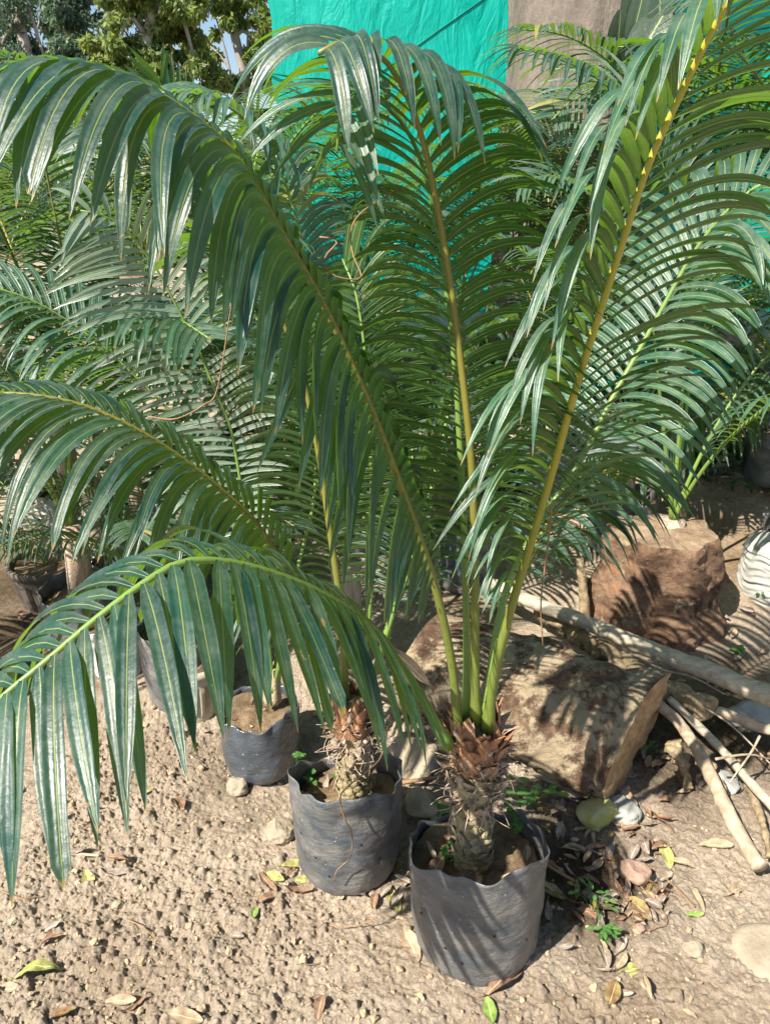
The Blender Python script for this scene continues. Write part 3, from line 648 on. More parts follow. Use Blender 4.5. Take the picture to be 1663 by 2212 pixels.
# ------------------------------------------------------------------ fluted planter and others
def planter(px, py, ro, ri, h, mat, label, flutes=16, name='concrete_planter', lean=0):
    c = gr(px, py); root = empty(name, c, label, 'planter', 'concrete planters among the palms'); mb = MB()
    rf = lambda t, v, r: 1 + (0.05 * (1 if math.sin(flutes * t) > 0 else -1) * (1 if .12 < v < .62 else 0)) + .015 * math.sin(2 * t + 1)
    prof = [(ri, 0)] + [(ri + (ro - ri) * k / 14 * .88, h * k / 14 * .84) for k in range(1, 14)] + [(ro * .96, h * .86), (ro * 1.02, h * .88), (ro * 1.02, h), (ro * .9, h), (ro * .88, h * .9)]
    lathe(mb, prof, c, 160, rf); mb.build('pot', mat, root)
    mb = MB(); lathe(mb, [(.001, h * .93)] + [(ro * .9 * k / 6, h * .92) for k in range(1, 7)], c, 40, zf=lambda t, v: .012 * noise.noise(Vector((math.cos(t) * v * 4, math.sin(t) * v * 4, px))))
    mb.build('soil', POTSOIL, root); return root, c + Vector((0, 0, h * .92))
_, pt1 = planter(428, 1536, .098, .062, .19, CONC, 'weathered fluted concrete planter behind the low left frond')
_, pt2 = planter(262, 1452, .10, .075, .20, CONCW, 'pale smooth planter left behind the fluted planter', 0)
_, pt3 = planter(118, 1312, .135, .09, .20, CONCD, 'dark planter in the shade holding the small silvery shining frond plant', 12)
# small frond plant, its silvery sheen painted into the leaf colour
rootF = empty('cycad_plant', pt3, 'small cycad with a low silvery shining frond, growing in the dark shaded planter', 'palm', 'potted cycad palms')
yf = pt3.y
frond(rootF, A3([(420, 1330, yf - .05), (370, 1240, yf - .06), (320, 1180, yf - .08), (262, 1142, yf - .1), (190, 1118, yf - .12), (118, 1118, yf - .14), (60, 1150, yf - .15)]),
      (.1, -.6, .8), (.1, -.5, 1), L=.17, W=.0088, n=34, s0=.12, ang=(75, 45), keel=(.5, .1), droop=(.2, 1.2), lsc=(.6, 1.15), seg=8, seed=41, mat=LEAF_SHEEN, smat=STALK_G, rr=(.005, .0018), spines=False)
def gfrond_pts(c, az, ln, lean, curl, n=9):
    pts = [Vector(c)]; e = R(lean); d = Vector((math.cos(az), math.sin(az), 0)); p = Vector(c); st = ln / (n - 1)
    for k in range(n - 1):
        t = (k + .5) / (n - 1); a = e + R(curl) * t ** 1.6; p = p + (d * math.sin(a) + Vector((0, 0, math.cos(a)))) * st; pts.append(p.copy())
    return pts
frond(rootF, gfrond_pts(pt3, 2.5, .5, 20, 80), (.3, -.3, 1), None, L=.15, W=.009, n=26, s0=.3, seed=42, mat=LEAF3, rr=(.005, .0018), spines=False, seg=7)
frond(rootF, gfrond_pts(pt3, 4.0, .35, 25, 70), (.3, -.3, 1), None, L=.13, W=.009, n=22, s0=.3, seed=43, mat=LEAF3, rr=(.005, .0018), spines=False, seg=7)

# ------------------------------------------------------------------ rear cycads: three models, then copies
def rear_model(seed, h, nf, W, L, mat, name='cycad_plant'):
    r2 = random.Random(seed); root = empty(name, (0, 0, 0), 'x', 'palm', 'potted cycad palms')
    top = Vector((0, 0, h)); mb = MB(); tube(mb, [Vector((0, 0, 0)), Vector((.005, 0, h * .6)), top], .035, 10, nz=(.25, 30))
    mb.build('trunk', SCALEM, root)
    for k in range(nf):
        az = 2 * math.pi * k / nf + r2.uniform(-.3, .3); ln = r2.uniform(1.05, 1.35); le = r2.uniform(6, 26); cu = r2.uniform(55, 100)
        d = Vector((math.cos(az), math.sin(az), 0)); frond(root, gfrond_pts(top, az, ln, le, cu), -d * .9 + Vector((0, 0, .35)), -d * .1 + Vector((0, 0, 1)), L=L * r2.uniform(.9, 1.1), W=W, n=40, s0=.28, ang=(72, 45), keel=(.2, .2), droop=(1.2, 1.2),
                                                       mat=mat, smat=STALK_G if k % 2 else STALK_O, seg=6, seed=seed * 10 + k, spines=False, rr=(.007, .002))
    return root
models = [rear_model(61, .30, 7, .014, .23, LEAF3), rear_model(62, .22, 6, .013, .22, LEAF2), rear_model(63, .38, 8, .015, .25, LEAF)]
def bagmesh(seed):
    return grow_bag(Vector((0, 0, 0)), .12, .13, .24, lip_fn([(0, 0), (90, .02), (200, -.01), (290, .01)]), BAG, 'x', .2, seed, holes=0)
bag0 = bagmesh(13)
def copy_tree(o, parent=None):
    c = o.copy(); link(c); c.parent = parent
    for ch in [x for x in o.children]: copy_tree(ch, c)
    return c
used = set()
spots = [  # x, y, scale, rot, model, label fragment
 (-1.02, 2.30, 1.12, .4, 1, 'cycad palm standing behind the dark planter at the left border'),
 (-1.35, 2.0, .80, 1.2, 2, 'low cycad in deep shade at the left border, above the planters'),
 (-0.62, 2.05, .55, 2.2, 0, 'small cycad in shade behind the fluted planter'),
 (-0.95, 2.75, .95, 5.2, 0, 'cycad right of the shining fronds, in the second row at left'),
 (-0.30, 3.45, .85, .9, 1, 'cycad in the back row between the left trees and the cloth'),
 (-1.28, 2.95, 1.30, 2.2, 0, 'cycad with an upright sunlit green frond under the trees at far left'),
 (-0.42, 2.65, .80, 1.0, 2, 'bushy cycad behind the pale shining frond'),
 (-0.62, 3.35, 1.38, 3.0, 0, 'tall cycad whose frond tips rise against the trees at upper left'),
 (-0.10, 3.00, .74, .2, 1, 'cycad growing behind the second bag, left of the teal cloth foot'),
 (0.32, 2.75, 0.72, 4.4, 0, 'cycad in shade behind the central frond'),
 (0.05, 3.9, .85, 5.0, 2, 'cycad right before the teal cloth, left of the tree trunk'),
 (0.72, 3.25, .85, 3.5, 2, 'cycad before the foot of the big tree trunk'),
 (0.98, 2.95, 1.12, 1.5, 1, 'pale cycad between the bright yellow stalk and the right planting'),
 (1.32, 3.5, 1.48, .9, 0, 'tall cycad right of the big tree trunk with fronds crossing it'),
 (1.62, 2.75, 1.28, 2.6, 1, 'cycad with rough brown trunk at the right border'),
 (1.75, 3.3, 1.42, 5.5, 2, 'dense cycad at the right border behind the one with the rough trunk'),
 (2.2, 3.9, 1.60, 3.9, 1, 'tallest pale cycad in the rear right corner'),
 (1.0, 4.3, 1.25, .3, 1, 'cycad close to the teal cloth, right of the trunk'),
 (-1.9, 3.9, 1.10, .8, 0, 'cycad at the left border, second row from the back'),
 (-1.4, 4.7, 1.05, 4.8, 1, 'cycad far back between the left border and the cloth'),
 (-2.9, 5.2, 1.0, 2.8, 2, 'farthest cycad in the distance at the left border'),
 (0.36, 3.85, .95, 2.4, 0, 'cycad in the back row seen through the centre frond'),
 (0.78, 3.8, 1.0, .7, 2, 'cycad in the back row between the centre frond and the tree trunk'),
 (-0.12, 4.3, 1.0, 3.3, 1, 'cycad in the last row before the left part of the teal cloth'),
 (-0.75, 4.4, 1.0, 1.8, 2, 'cycad far back just left of the teal cloth edge'),
]
for (x, y, s, rz, mi, lab) in spots:
    first = mi not in used; used.add(mi); src = models[mi]
    o = src if first else copy_tree(src)
    z = gz(x, y); o.location = (x, y, z + .19 * s); o.rotation_euler = (0, 0, rz); s *= .86 if y > 2.7 else 1; o.scale = (s, s, s); o['label'] = lab
    b = bag0 if lab is spots[0][5] else copy_tree(bag0)
    b.location = (x, y, z - .01); b.rotation_euler = (0, 0, rz); b['label'] = 'black bag of the ' + lab
    if len(b['label'].split()) > 16: b['label'] = ' '.join(b['label'].split()[:16])
# hero rear fronds that the photo shows clearly: given to their own plants
def hero(loc, label, fr, trunk=None):
    root = empty('cycad_plant', loc, label, 'palm', 'potted cycad palms')
    mb = MB(); tube(mb, [Vector(loc), Vector(loc) + Vector((0, 0, .15)), Vector(loc) + Vector((0, 0, .36))], .045, 12, nz=(.3, 25)); mb.build('trunk', SCALEM, root)
    for kw in fr:
        pts = kw.pop('pts'); frond(root, pts, **kw)
    return root
pl = Vector((-1.12, 2.75, gz(-1.12, 2.75))); c0 = pl + Vector((0, 0, .36))
hero(pl, 'cycad at far left whose bright green frond stands behind the arching dark frond', [
    dict(pts=[c0] + A3([(200, 900, 2.75), (165, 720, 2.73), (143, 589, 2.7), (132, 528, 2.68), (111, 421, 2.66), (93, 332, 2.62), (68, 228, 2.58), (30, 150, 2.5)]), N0=(.3, .8, .2), N1=(.3, .6, .5), L=.26, W=.013, n=50, s0=.12, ang=(76, 55), droop=(.5, .5), mat=LEAF, smat=STALK_O, seed=71, seg=7, spines=False),
    dict(pts=[c0] + gfrond_pts(c0, 3.4, 1.0, 25, 80)[1:], N0=(.9, 0, .4), N1=(0, 0, 1), L=.24, W=.014, n=40, seed=72, mat=LEAF3, seg=7, spines=False)])
pl = Vector((-.12, 2.2, gz(-.12, 2.2))); c0 = pl + Vector((0, 0, .36))
hero(pl, 'cycad behind the big arching left frond, its own frond draping against the teal cloth edge', [
    dict(pts=[c0] + A3([(690, 800, 2.25), (670, 620, 2.25), (640, 470, 2.22), (600, 360, 2.2), (555, 285, 2.15), (500, 235, 2.1), (430, 205, 2.05), (350, 200, 2.0)]), N0=(.5, -.5, .4), N1=(0, -.2, 1), L=.27, W=.018, n=50, s0=.3, ang=(75, 45), droop=(1.6, 1.8), mat=LEAF2, smat=STALK_G, seed=74, seg=8, spines=False),
    dict(pts=[c0] + gfrond_pts(c0, 2.2, 1.4, 8, 55)[1:], N0=(.5, -.9, .4), N1=(0, 0, 1), L=.25, W=.016, n=44, seed=75, mat=LEAF, seg=7, spines=False),
    dict(pts=[c0] + A3([(560, 700, 2.3), (470, 480, 2.4), (400, 300, 2.45), (360, 215, 2.45), (343, 165, 2.42)]), N0=(0, -.9, .2), N1=(0, -1, .2), L=.2, W=.016, n=40, s0=.3, ang=(70, 22), droop=(.1, .1), mat=LEAF, seed=76, seg=7, spines=False),
    dict(pts=[c0] + gfrond_pts(c0, .3, 1.0, 20, 80)[1:], N0=(-.9, 0, .4), N1=(0, 0, 1), L=.24, W=.014, n=40, seed=77, mat=LEAF3, seg=7, spines=False)])
pl = Vector((1.05, 2.6, gz(1.05, 2.6))); c0 = pl + Vector((0, 0, .36))
hero(pl, 'cycad whose dark green frond droops across the big tree trunk', [
    dict(pts=[c0] + A3([(1480, 700, 2.6), (1455, 450, 2.58), (1400, 290, 2.55), (1325, 200, 2.5), (1275, 160, 2.46), (1230, 137, 2.42), (1180, 118, 2.38), (1120, 105, 2.34)]), N0=(-.5, -.6, .4), N1=(0, -.2, 1), L=.27, W=.018, n=46, s0=.35, ang=(62, 34), droop=(1.7, 1.7), mat=LEAF, seed=81, seg=9, spines=False),
    dict(pts=[c0] + A3([(1500, 700, 2.7), (1490, 480, 2.75), (1450, 320, 2.75), (1390, 220, 2.72), (1310, 185, 2.7), (1240, 215, 2.65), (1190, 260, 2.6)]), N0=(-.3, -.7, .4), N1=(0, -.4, 1), L=.24, W=.012, n=46, s0=.35, ang=(68, 40), keel=(.3, .1), droop=(.7, 1.0), mat=LEAF2, seed=82, seg=8, spines=False),
    dict(pts=[c0] + A3([(1400, 650, 2.5), (1340, 500, 2.45), (1260, 410, 2.4), (1180, 380, 2.35), (1120, 400, 2.3)]), N0=(-.3, -.5, .6), N1=(0, -.2, 1), L=.23, W=.013, n=42, s0=.35, ang=(68, 40), droop=(.9, 1.0), mat=LEAF2, seed=83, seg=8, spines=False),
    dict(pts=[c0] + gfrond_pts(c0, .2, 1.3, 15, 75)[1:], N0=(-.9, 0, .4), N1=(0, 0, 1), L=.26, W=.015, n=44, seed=84, mat=LEAF2, seg=7, spines=False),
    dict(pts=[c0] + gfrond_pts(c0, 5.3, 1.1, 20, 80)[1:], N0=(-.5, .6, .4), N1=(0, 0, 1), L=.26, W=.015, n=40, seed=85, mat=LEAF2, seg=7, spines=False)])
pl = onground(1690, 1075); c0 = pl + Vector((0, 0, .45))
rootH = empty('cycad_plant', pl, 'cycad with scaly brown trunk cut by the right border, beside the white sack', 'palm', 'potted cycad palms')
cyc_trunk(rootH, pl, c0, .06, 15, False, 170)
yh = pl.y
frond(rootH, [c0] + A3([(1663, 832, yh - .05), (1588, 862, yh - .12), (1501, 902, yh - .19), (1431, 938, yh - .25), (1371, 978, yh - .30), (1300, 1020, yh - .36)]), (.1, -.3, 1), (0, -.2, 1), L=.30, W=.021, n=30, s0=.15, ang=(62, 40), keel=(.3, .05), droop=(.5, .8), lsc=(.8, 1), mat=LEAF, seed=91, seg=9, spines=False)
frond(rootH, gfrond_pts(c0, 2.6, 1.0, 20, 80), (.9, -.3, .4), (0, 0, 1), L=.27, W=.018, n=40, seed=92, mat=LEAF2, seg=8, spines=False)
frond(rootH, gfrond_pts(c0, 4.0, .8, 25, 80), (.9, .3, .4), (0, 0, 1), L=.27, W=.018, n=34, seed=93, mat=LEAF2, seg=8, spines=False)

# ------------------------------------------------------------------ logs, stump, poles
def chunk(name, P, radf, seg, nzv, mats, label, cat, endm=1, flat=1.0, shape=None, rot=0.0, slant=0):
    n = len(P); V = []; A = []; c0 = P[0]; T = (P[-1] - P[0]).normalized(); a, b = frame(T)
    for i, p in enumerate(P):
        t = i / (n - 1)
        for k in range(seg):
            th = 2 * math.pi * k / seg + rot; r = radf(t) * (shape(th, t) if shape else 1)
            q = a * math.cos(th) + b * (math.sin(th) * flat); x = p + q * r
            r2_ = r * (nzv[0] * noise.fractal(x * nzv[1], 1, 2, 5) + .035 * noise.fractal(x * 38, 1, 2, 3)); x = x + q * r2_ + T * (r2_ * .4 if i in (0, n - 1) else 0)
            if slant: x += T * ((x.z - p.z) * slant * max(0, t * 2 - 1))
            V.append(tuple(x)); A.append((k / seg, t, 0))
    Fs = [(i * seg + k, (i + 1) * seg + k, (i + 1) * seg + (k + 1) % seg, i * seg + (k + 1) % seg) for i in range(n - 1) for k in range(seg)]
    mb = MB(); mb.add(V, Fs, A, 0)
    for end, i in ((0, 0), (1, n - 1)):
        ring = V[i * seg:(i + 1) * seg]; c = P[i]; VV = []; rings = 7
        for j in range(rings):
            f = 1 - j / rings
            for v in ring:
                x = c + (Vector(v) - c) * f; x += T * (.012 * noise.fractal(x * 18, 1, 2, 4) * (1 if j else 0)); VV.append(tuple(x))
        VV.append(tuple(c)); Fe = []
        for j in range(rings - 1):
            for k in range(seg): q = (j * seg + k, j * seg + (k + 1) % seg, (j + 1) * seg + (k + 1) % seg, (j + 1) * seg + k); Fe.append(q if end else q[::-1])
        for k in range(seg): q = ((rings - 1) * seg + k, (rings - 1) * seg + (k + 1) % seg, rings * seg); Fe.append(q if end else q[::-1])
        mb.add(VV, Fe, None, endm)
    o = mb.build(name, mats, loc=P[0]); return tag(o, label, cat)
q0 = gr(930, 1430, .12); q1 = gr(1372, 1600, .12)
lp = [q0.lerp(q1, k / 80) for k in range(81)]
def sq(th, t):
    c, s = abs(math.cos(th + .55)), abs(math.sin(th + .55)); return 1 / ((c ** 2.7 + s ** 2.7) ** (1 / 2.7))
chunk('muddy_log', lp, lambda t: .185 + .01 * t, 180, (.16, 7), [LOGM, ENDW], 'thick hewn log caked with dry mud, lying behind the front cycad', 'log', shape=sq, flat=.78, slant=.12)
sc = gr(1410, 1330); sh = .35
sp = [sc + Vector((.0 + .01 * math.sin(k * .2), 0, -.02 + (sh + .02) * k / 60)) for k in range(61)]
def stsh(th, t): return (1 - .10 * max(0, (t - .88) / .12) ** 2) * (1 + .06 * math.sin(2 * th + 1.2) + .06 * math.sin(3 * th + .4)) + .05 * math.sin(7 * th + 2 * t) + .20 * (1 - t) ** 2
chunk('tree_stump', sp, lambda t: .205 - .015 * t, 180, (.09, 6), [STUMPM, STUMPT], 'broad reddish brown stump with a flat cracked top, standing behind the long pole', 'stump', shape=stsh)
mbh = MB(); 
p0 = gr(1262, 1345, .0); pp = [p0 + Vector((0, 0, .0)), p0 + Vector((-.01, .02, .12)), p0 + Vector((-.03, .05, .24))]
mbh = MB(); tube(mbh, catmull(pp, 12)[0], lambda t: .02 - .006 * t, 12, nz=(.3, 25)); tag(mbh.build('root_piece', BRANCHD, loc=p0), 'upright grey root stub leaning on the left side of the stump', 'root')
def pole(name, pts, r0, r1, mat, label, cat='pole', seg=14, nz=(.08, 12), n=30):
    mb = MB(); P, _ = catmull(pts, n * 2); P = [p + Vector((0, .6, .8)) * (.22 * r0 * noise.noise(p * 9)) for p in P]; tube(mb, P, lambda t: r0 * (1 - t) + r1 * t, seg + 6, nz=(nz[0] * 1.6, nz[1] * 1.8))
    return tag(mb.build(name, mat, loc=P[0]), label, cat)
pole('wooden_pole', [gr(1060, 1262, .16), gr(1150, 1300, .16), gr(1330, 1372, .17), gr(1500, 1440, .18), gr(1760, 1542, .20)], .023, .029, POLE, 'long smooth grey pole slanting to the right border, striped with frond shadows', n=50)
pole('rough_log', [gr(1165, 1325, .08), gr(1290, 1400, .10), gr(1420, 1480, .12), gr(1538, 1535, .13)], .030, .034, BRANCHD, 'rough split branch under the smooth pole, ending in splinters', 'branch', nz=(.35, 14))
pole('branch', [gr(1530, 1530, .11), gr(1600, 1555, .11), gr(1740, 1600, .12)], .016, .012, BRANCH, 'pale branch reaching the right border from the splintered end', 'branch', nz=(.2, 14))
pole('branch', [gr(1420, 1520, .12), gr(1480, 1580, .10), gr(1540, 1690, .07), gr(1590, 1790, .04), gr(1640, 1872, .03)], .0155, .0185, BRANCH, 'pale curved branch ending in a sawn tip at lower right', 'branch', nz=(.15, 14))
pole('branch', [gr(1445, 1510, .13), gr(1530, 1590, .10), gr(1620, 1690, .09), gr(1720, 1800, .08)], .011, .012, POLE, 'thin grey branch parallel to the right of the curved one', 'branch', nz=(.15, 14))
pole('branch', [gr(1600, 1660, .05), gr(1640, 1760, .03), gr(1660, 1850, .02)], .012, .008, BRANCHD, 'dark split branch piece between the two branches near the right border', 'branch', nz=(.3, 18))
pole('bark_strip', [gr(1455, 1600, .10), gr(1475, 1660, .04), gr(1490, 1705, .01)], .022, .010, BRANCHD, 'shaggy bark strip hanging behind the log corner', 'bark', nz=(.5, 25))
pole('bark_strip', [gr(1520, 1640, .06), gr(1560, 1720, .02), gr(1570, 1760, .01)], .018, .010, BRANCHD, 'shaggy bark strip under the curved branch', 'bark', nz=(.5, 25))
for k, (a_, b_, lab) in enumerate([((1400, 1442), (1565, 1500), 'thin splinter lying along the rough branch'), ((1470, 1500), (1663, 1650), 'bare twig crossing below the pale branch'), ((1640, 1590), (1575, 1690), 'twig poking down at the right border'), ((1545, 1640), (1663, 1640), 'straight pale twig pointing to the right border')]):
    pa = gr(*a_, .15); pb = gr(*b_, .08); pole('twig', [pa, pa.lerp(pb, .5) + Vector((.01, 0, .015)), pb], .0035, .0018, BRANCH, lab, 'twig', 6, (.1, 10), 14)
# white sack
pS = gr(1668, 1292); root = None; mb = MB()
def sackr(th, v, r): return 1 + .05 * math.sin(2 * th) + .02 * math.sin(5 * th + v * 4) + .045 * noise.fractal(Vector((math.cos(th) * 1.1, math.sin(th) * 1.1, v * 13)), 1, 2, 3) + .016 * math.sin(v * 70 + 2.2 * math.sin(th * 2 + 1) + 5 * noise.noise(Vector((math.cos(th), math.sin(th), v * 2))))
M = NT('sack_white'); M.col(M.ramp(M.noise(14, 6, .6), [(.3, (.24, .24, .22)), (.7, (.40, .395, .36))])); M.rough(.7, .3); M.bump(M.noise(300, 2), .3, .001); SACK = M.m
prof = []
for k in range(90):
    v = k / 89; r = .145 * (1 - .35 * max(0, (v - .85) / .15) ** 2) * (.9 + .1 * min(1, v * 8)) ; prof.append((r, v * .26))
prof += [(.05, .262), (.001, .255)]
lathe(mb, prof, pS, 90, sackr, lambda t, v: .012 * math.sin(3 * t + 5 * v) * v + .006 * math.sin(7 * t))
tag(mb.build('white_sack', SACK, loc=pS), 'white crinkled sack standing at the right border beside the stump', 'sack')

# ------------------------------------------------------------------ big tree, cloth, rubber plant
tb = Vector((.99, 4.35, 0)); rt = empty('big_tree', tb, 'thick grey trunk of a large tree standing before the teal cloth', 'tree')
mb = MB(); P, _ = catmull([tb + Vector((0, 0, .4)), tb + Vector((.0, 0, 1.0)), tb + Vector((-.02, 0, 1.8)), tb + Vector((.02, .05, 3.4)), tb + Vector((.06, .1, 5.5))], 90)
def trr(t): return .40 + .10 * max(0, 1 - t * 5) ** 2 - .05 * t
seg = 96; V = []; A = []
for i, p in enumerate(P):
    t = i / 89
    for k in range(seg):
        th = 2 * math.pi * k / seg; q = Vector((math.cos(th), math.sin(th), 0)); r = trr(t) * (1 + .035 * math.sin(3 * th + 1) + .03 * math.sin(5 * th + t * 3))
        x = Vector((q.x * 3.2, q.y * 3.2, p.z * .8)); r += .03 * noise.fractal(x, 1, 2, 5) - .05 * max(0, noise.noise(Vector((q.x * 5, q.y * 5, p.z * .9 + 7))) - .15) + .003 * noise.fractal(Vector((q.x * 14, q.y * 14, p.z * 3)), 1, 2, 3)
        V.append(tuple(p + q * r)); A.append((k / seg, t, 0))
mb.add(V, [(i * seg + k, i * seg + (k + 1) % seg, (i + 1) * seg + (k + 1) % seg, (i + 1) * seg + k) for i in range(89) for k in range(seg)], A)
mb.build('trunk', BARKT, rt)
mb = MB(); cl = NT('teal_cloth')
cl.col(cl.mix(cl.noise(3, 5), (0.0, .36, .29), (0.0, .42, .34))); cl.rough(.38, .45)
mp = cl.n('Mapping'); mp.inputs['Rotation'].default_value = (0, R(-35), 0); mp.inputs['Scale'].default_value = (2.2, 1, .8); cl.l(cl.obj(), mp.inputs[0])
cl.bump(cl.math('ADD', cl.noise(3.5, 4, .6, mp.outputs[0], 1.2), cl.math('MULTIPLY', cl.noise(14, 4, .6, mp.outputs[0], .8), .2)), .5, .05)
tr = cl.n('BsdfTranslucent', i_0=(.02, .55, .42, 1)); ms = cl.n('MixShader', i_0=.35); cl.l(cl.p.outputs[0], ms.inputs[1]); cl.l(tr.outputs[0], ms.inputs[2]); cl.l(ms.outputs[0], cl.out.inputs[0])
CLOTH = cl.m
ce0 = at(583, 60, 5.0).x; nX, nZ = 170, 110; V = []; A = []
for j in range(nZ + 1):
    z = .80 + 2.8 * j / nZ
    for i in range(nX + 1):
        x = ce0 + 6.0 * i / nX; e = math.exp(-(x - ce0) * 6)
        x += e * (.05 * (2.3 - z) * .35 + .012 * math.sin(z * 14)) + .0
        yy = 5.0 + .035 * math.sin(x * 3 + z * 2.2) + .05 * noise.fractal(Vector((x * 1.1 + z * .5, z * .7, 3)), 1, 2, 4) + .02 * math.sin((x + z * .6) * 11) * noise.noise(Vector((x, z, 9)))
        V.append((x, yy, z)); A.append((i / nX, j / nZ, 0))
mb.add(V, [(j * (nX + 1) + i, j * (nX + 1) + i + 1, (j + 1) * (nX + 1) + i + 1, (j + 1) * (nX + 1) + i) for j in range(nZ) for i in range(nX)], A)
rc_ = empty('teal_cloth', (ce0, 5, 0), 'teal green shade cloth stretched as a screen behind the planting', 'shade cloth')
mb.build('cloth', CLOTH, rc_)
SEAM = simple('cloth_seam', [(.3, (0, .14, .11)), (.7, (0, .2, .15))], 20); mb = MB()
def cy(x, z): return 5.0 + .035 * math.sin(x * 3 + z * 2.2) + .05 * noise.fractal(Vector((x * 1.1 + z * .5, z * .7, 3)), 1, 2, 4) + .02 * math.sin((x + z * .6) * 11) * noise.noise(Vector((x, z, 9)))
s0_ = at(590, 330, 5); s1_ = at(890, 0, 5); s1_ = at(1080, -30, 5)
tube(mb, [Vector((s0_.x + (s1_.x - s0_.x) * k / 30, cy(s0_.x + (s1_.x - s0_.x) * k / 30, s0_.z + (s1_.z - s0_.z) * k / 30) - .004, s0_.z + (s1_.z - s0_.z) * k / 30)) for k in range(31)], .0035, 5)
mb.build('seam', SEAM, rc_)
for z in (1.75, 2.12, 2.5, 2.9): mb = MB(); tube(mb, [Vector((ce0 - .03, 5.02, z + .01)), Vector((ce0 + .03, 4.99, z)), Vector((ce0 + .10, 4.985, z - .015))], .006, 6); mb.build('tie', SEAM, rc_)
# folded spare cloth lying at its foot
mb = MB(); cF = gr(1390, 700); 
for (cx_, cy_, sx_, sy_, hz_) in ((1.42, 3.9, .3, .14, .16), (1.15, 3.95, .2, .12, .12)):
    V, Fc = rock_pts(4, 5 + int(cx_ * 10), (sx_, sy_, hz_), 2, .25); mb.add(V + np.array([cx_, cy_, gz(cx_, cy_) + hz_ * .6]), Fc)
tag(mb.build('cloth_heap', CLOTH, loc=(1.3, 3.9, 0)), 'crumpled heap of teal cloth on the ground behind the right fronds', 'cloth')
# bricks
BRICK = simple('brick', [(.3, (.30, .11, .05)), (.7, (.55, .26, .13))], 20, .9, .6, .006)
for k, (x_, y_, rz_, lab) in enumerate([(1230, 735, .3, 'orange brick lying left in the pile behind the yellow stalk'), (1262, 700, -.2, 'orange brick on the back of the brick pile'), (1290, 760, .9, 'orange brick at the front right of the brick pile')]):
    rock(x_, y_, .2, .13, BRICK, lab, 'brick', d=.12, seed=50 + k, name='brick', cut=9, rz=rz_)
rock(1480, 752, .9, .16, STONE, 'long concrete kerb behind the right fronds', 'kerb', d=.12, seed=60, name='kerb_block', cut=0)
# rubber plant
RUB = leaf_mat('rubber_leaf', (.03, .075, .045), (.05, .08, .05), (.30, .36, .12), (.08, .2, .02), tf=.12, rough=.25, dust=.2, ribw=.05)
rp = Vector((1.42, 3.9, gz(1.42, 3.9))); rr_ = empty('rubber_plant', rp, 'rubber plant with big oval leaves beside the tree trunk at top right', 'plant')
mb = MB(); tube(mb, [rp, rp + Vector((.02, 0, 1.2)), at(1400, 20, 3.8), at(1410, -120, 3.75)], .018, 8); mb.build('stem', BRANCHD, rr_)
def big_leaf(mb, base, d, nrm, L, W, fold=.12, curl=.3, rnd=.5, K=12, J=3):
    d = d.normalized(); q = base.copy(); V = []; A = []
    for k in range(K + 1):
        t = k / K; dd = (d - nrm * curl * t).normalized(); w_ = dd.cross(nrm).normalized(); nn = w_.cross(dd); ww = W * (math.sin(math.pi * min(1, max(0.0, t * .97 + .02)) ** .85)) ** .75 * .5
        for j in range(-J, J + 1): f = j / J; V.append(tuple(q + w_ * ww * f + nn * abs(f) * ww * fold)); A.append((f, t * .9, rnd))
        q = q + dd * L / K
    m_ = 2 * J + 1; mb.add(V, [(k * m_ + j, (k + 1) * m_ + j, (k + 1) * m_ + j + 1, k * m_ + j + 1) for k in range(K) for j in range(m_ - 1)], A)
for k, (px, py, dx, dz, dy, L_, W_) in enumerate([(1440, 20, -.5, -.75, -.3, .30, .17), (1425, -40, .1, -1, -.1, .30, .10), (1375, -60, .05, -1, .1, .28, .11), (1395, -40, -.15, -1, 0, .28, .09), (1480, -30, .6, -.6, -.2, .25, .12), (1340, 20, .1, -1, .2, .25, .12), (1460, 100, .8, -.3, .1, .22, .1)]):
    mb = MB(); b_ = at(px, py, 3.75); big_leaf(mb, b_, Vector((dx, dy, dz)), Vector((0.1 * k - .3, -1, .5)).normalized(), L_, W_, rnd=.3 + .1 * k)
    o = mb.build('leaf', RUB, rr_)

# ------------------------------------------------------------------ leaves & far trees
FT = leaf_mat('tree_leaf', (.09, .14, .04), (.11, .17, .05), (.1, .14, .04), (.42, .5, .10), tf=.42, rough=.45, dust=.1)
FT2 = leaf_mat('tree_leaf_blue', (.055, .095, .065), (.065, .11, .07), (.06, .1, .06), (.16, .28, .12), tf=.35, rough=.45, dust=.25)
def leaf_cloud(name, mat, parent, centres, nleaf, size, seed, hang=.6):
    g = np.random.default_rng(seed); n = nleaf
    ci = g.integers(0, len(centres), n); C = np.array([c[:3] for c in centres])[ci]; S = np.array([c[3] for c in centres])[ci]
    v = g.normal(size=(n, 3)); v /= np.linalg.norm(v, axis=1)[:, None]; rad = S * g.random(n) ** .45
    P = C + v * rad[:, None] * np.array([1, 1, .8])
    d = g.normal(size=(n, 3)); d[:, 2] -= hang * 2; d /= np.linalg.norm(d, axis=1)[:, None]
    a = np.cross(d, g.normal(size=(n, 3))); a /= np.linalg.norm(a, axis=1)[:, None]
    L = size * g.uniform(.7, 1.3, n)[:, None]; Wd = L * .22
    V = np.stack([P, P + d * L * .45 - a * Wd, P + d * L, P + d * L * .45 + a * Wd], 1).reshape(-1, 3)
    rd = np.repeat(g.random(n), 4); A = np.stack([np.tile([0.9, .9, .9, .9], n), np.zeros(4 * n), rd], 1)
    Fs = np.arange(4 * n).reshape(-1, 4)
    mb = MB(); mb.V = [V]; mb.F = [tuple(f) for f in Fs.tolist()]; mb.M = [0] * n; mb.A = [A]; mb.n = 4 * n
    return mb.build(name, mat, parent, smooth=False)
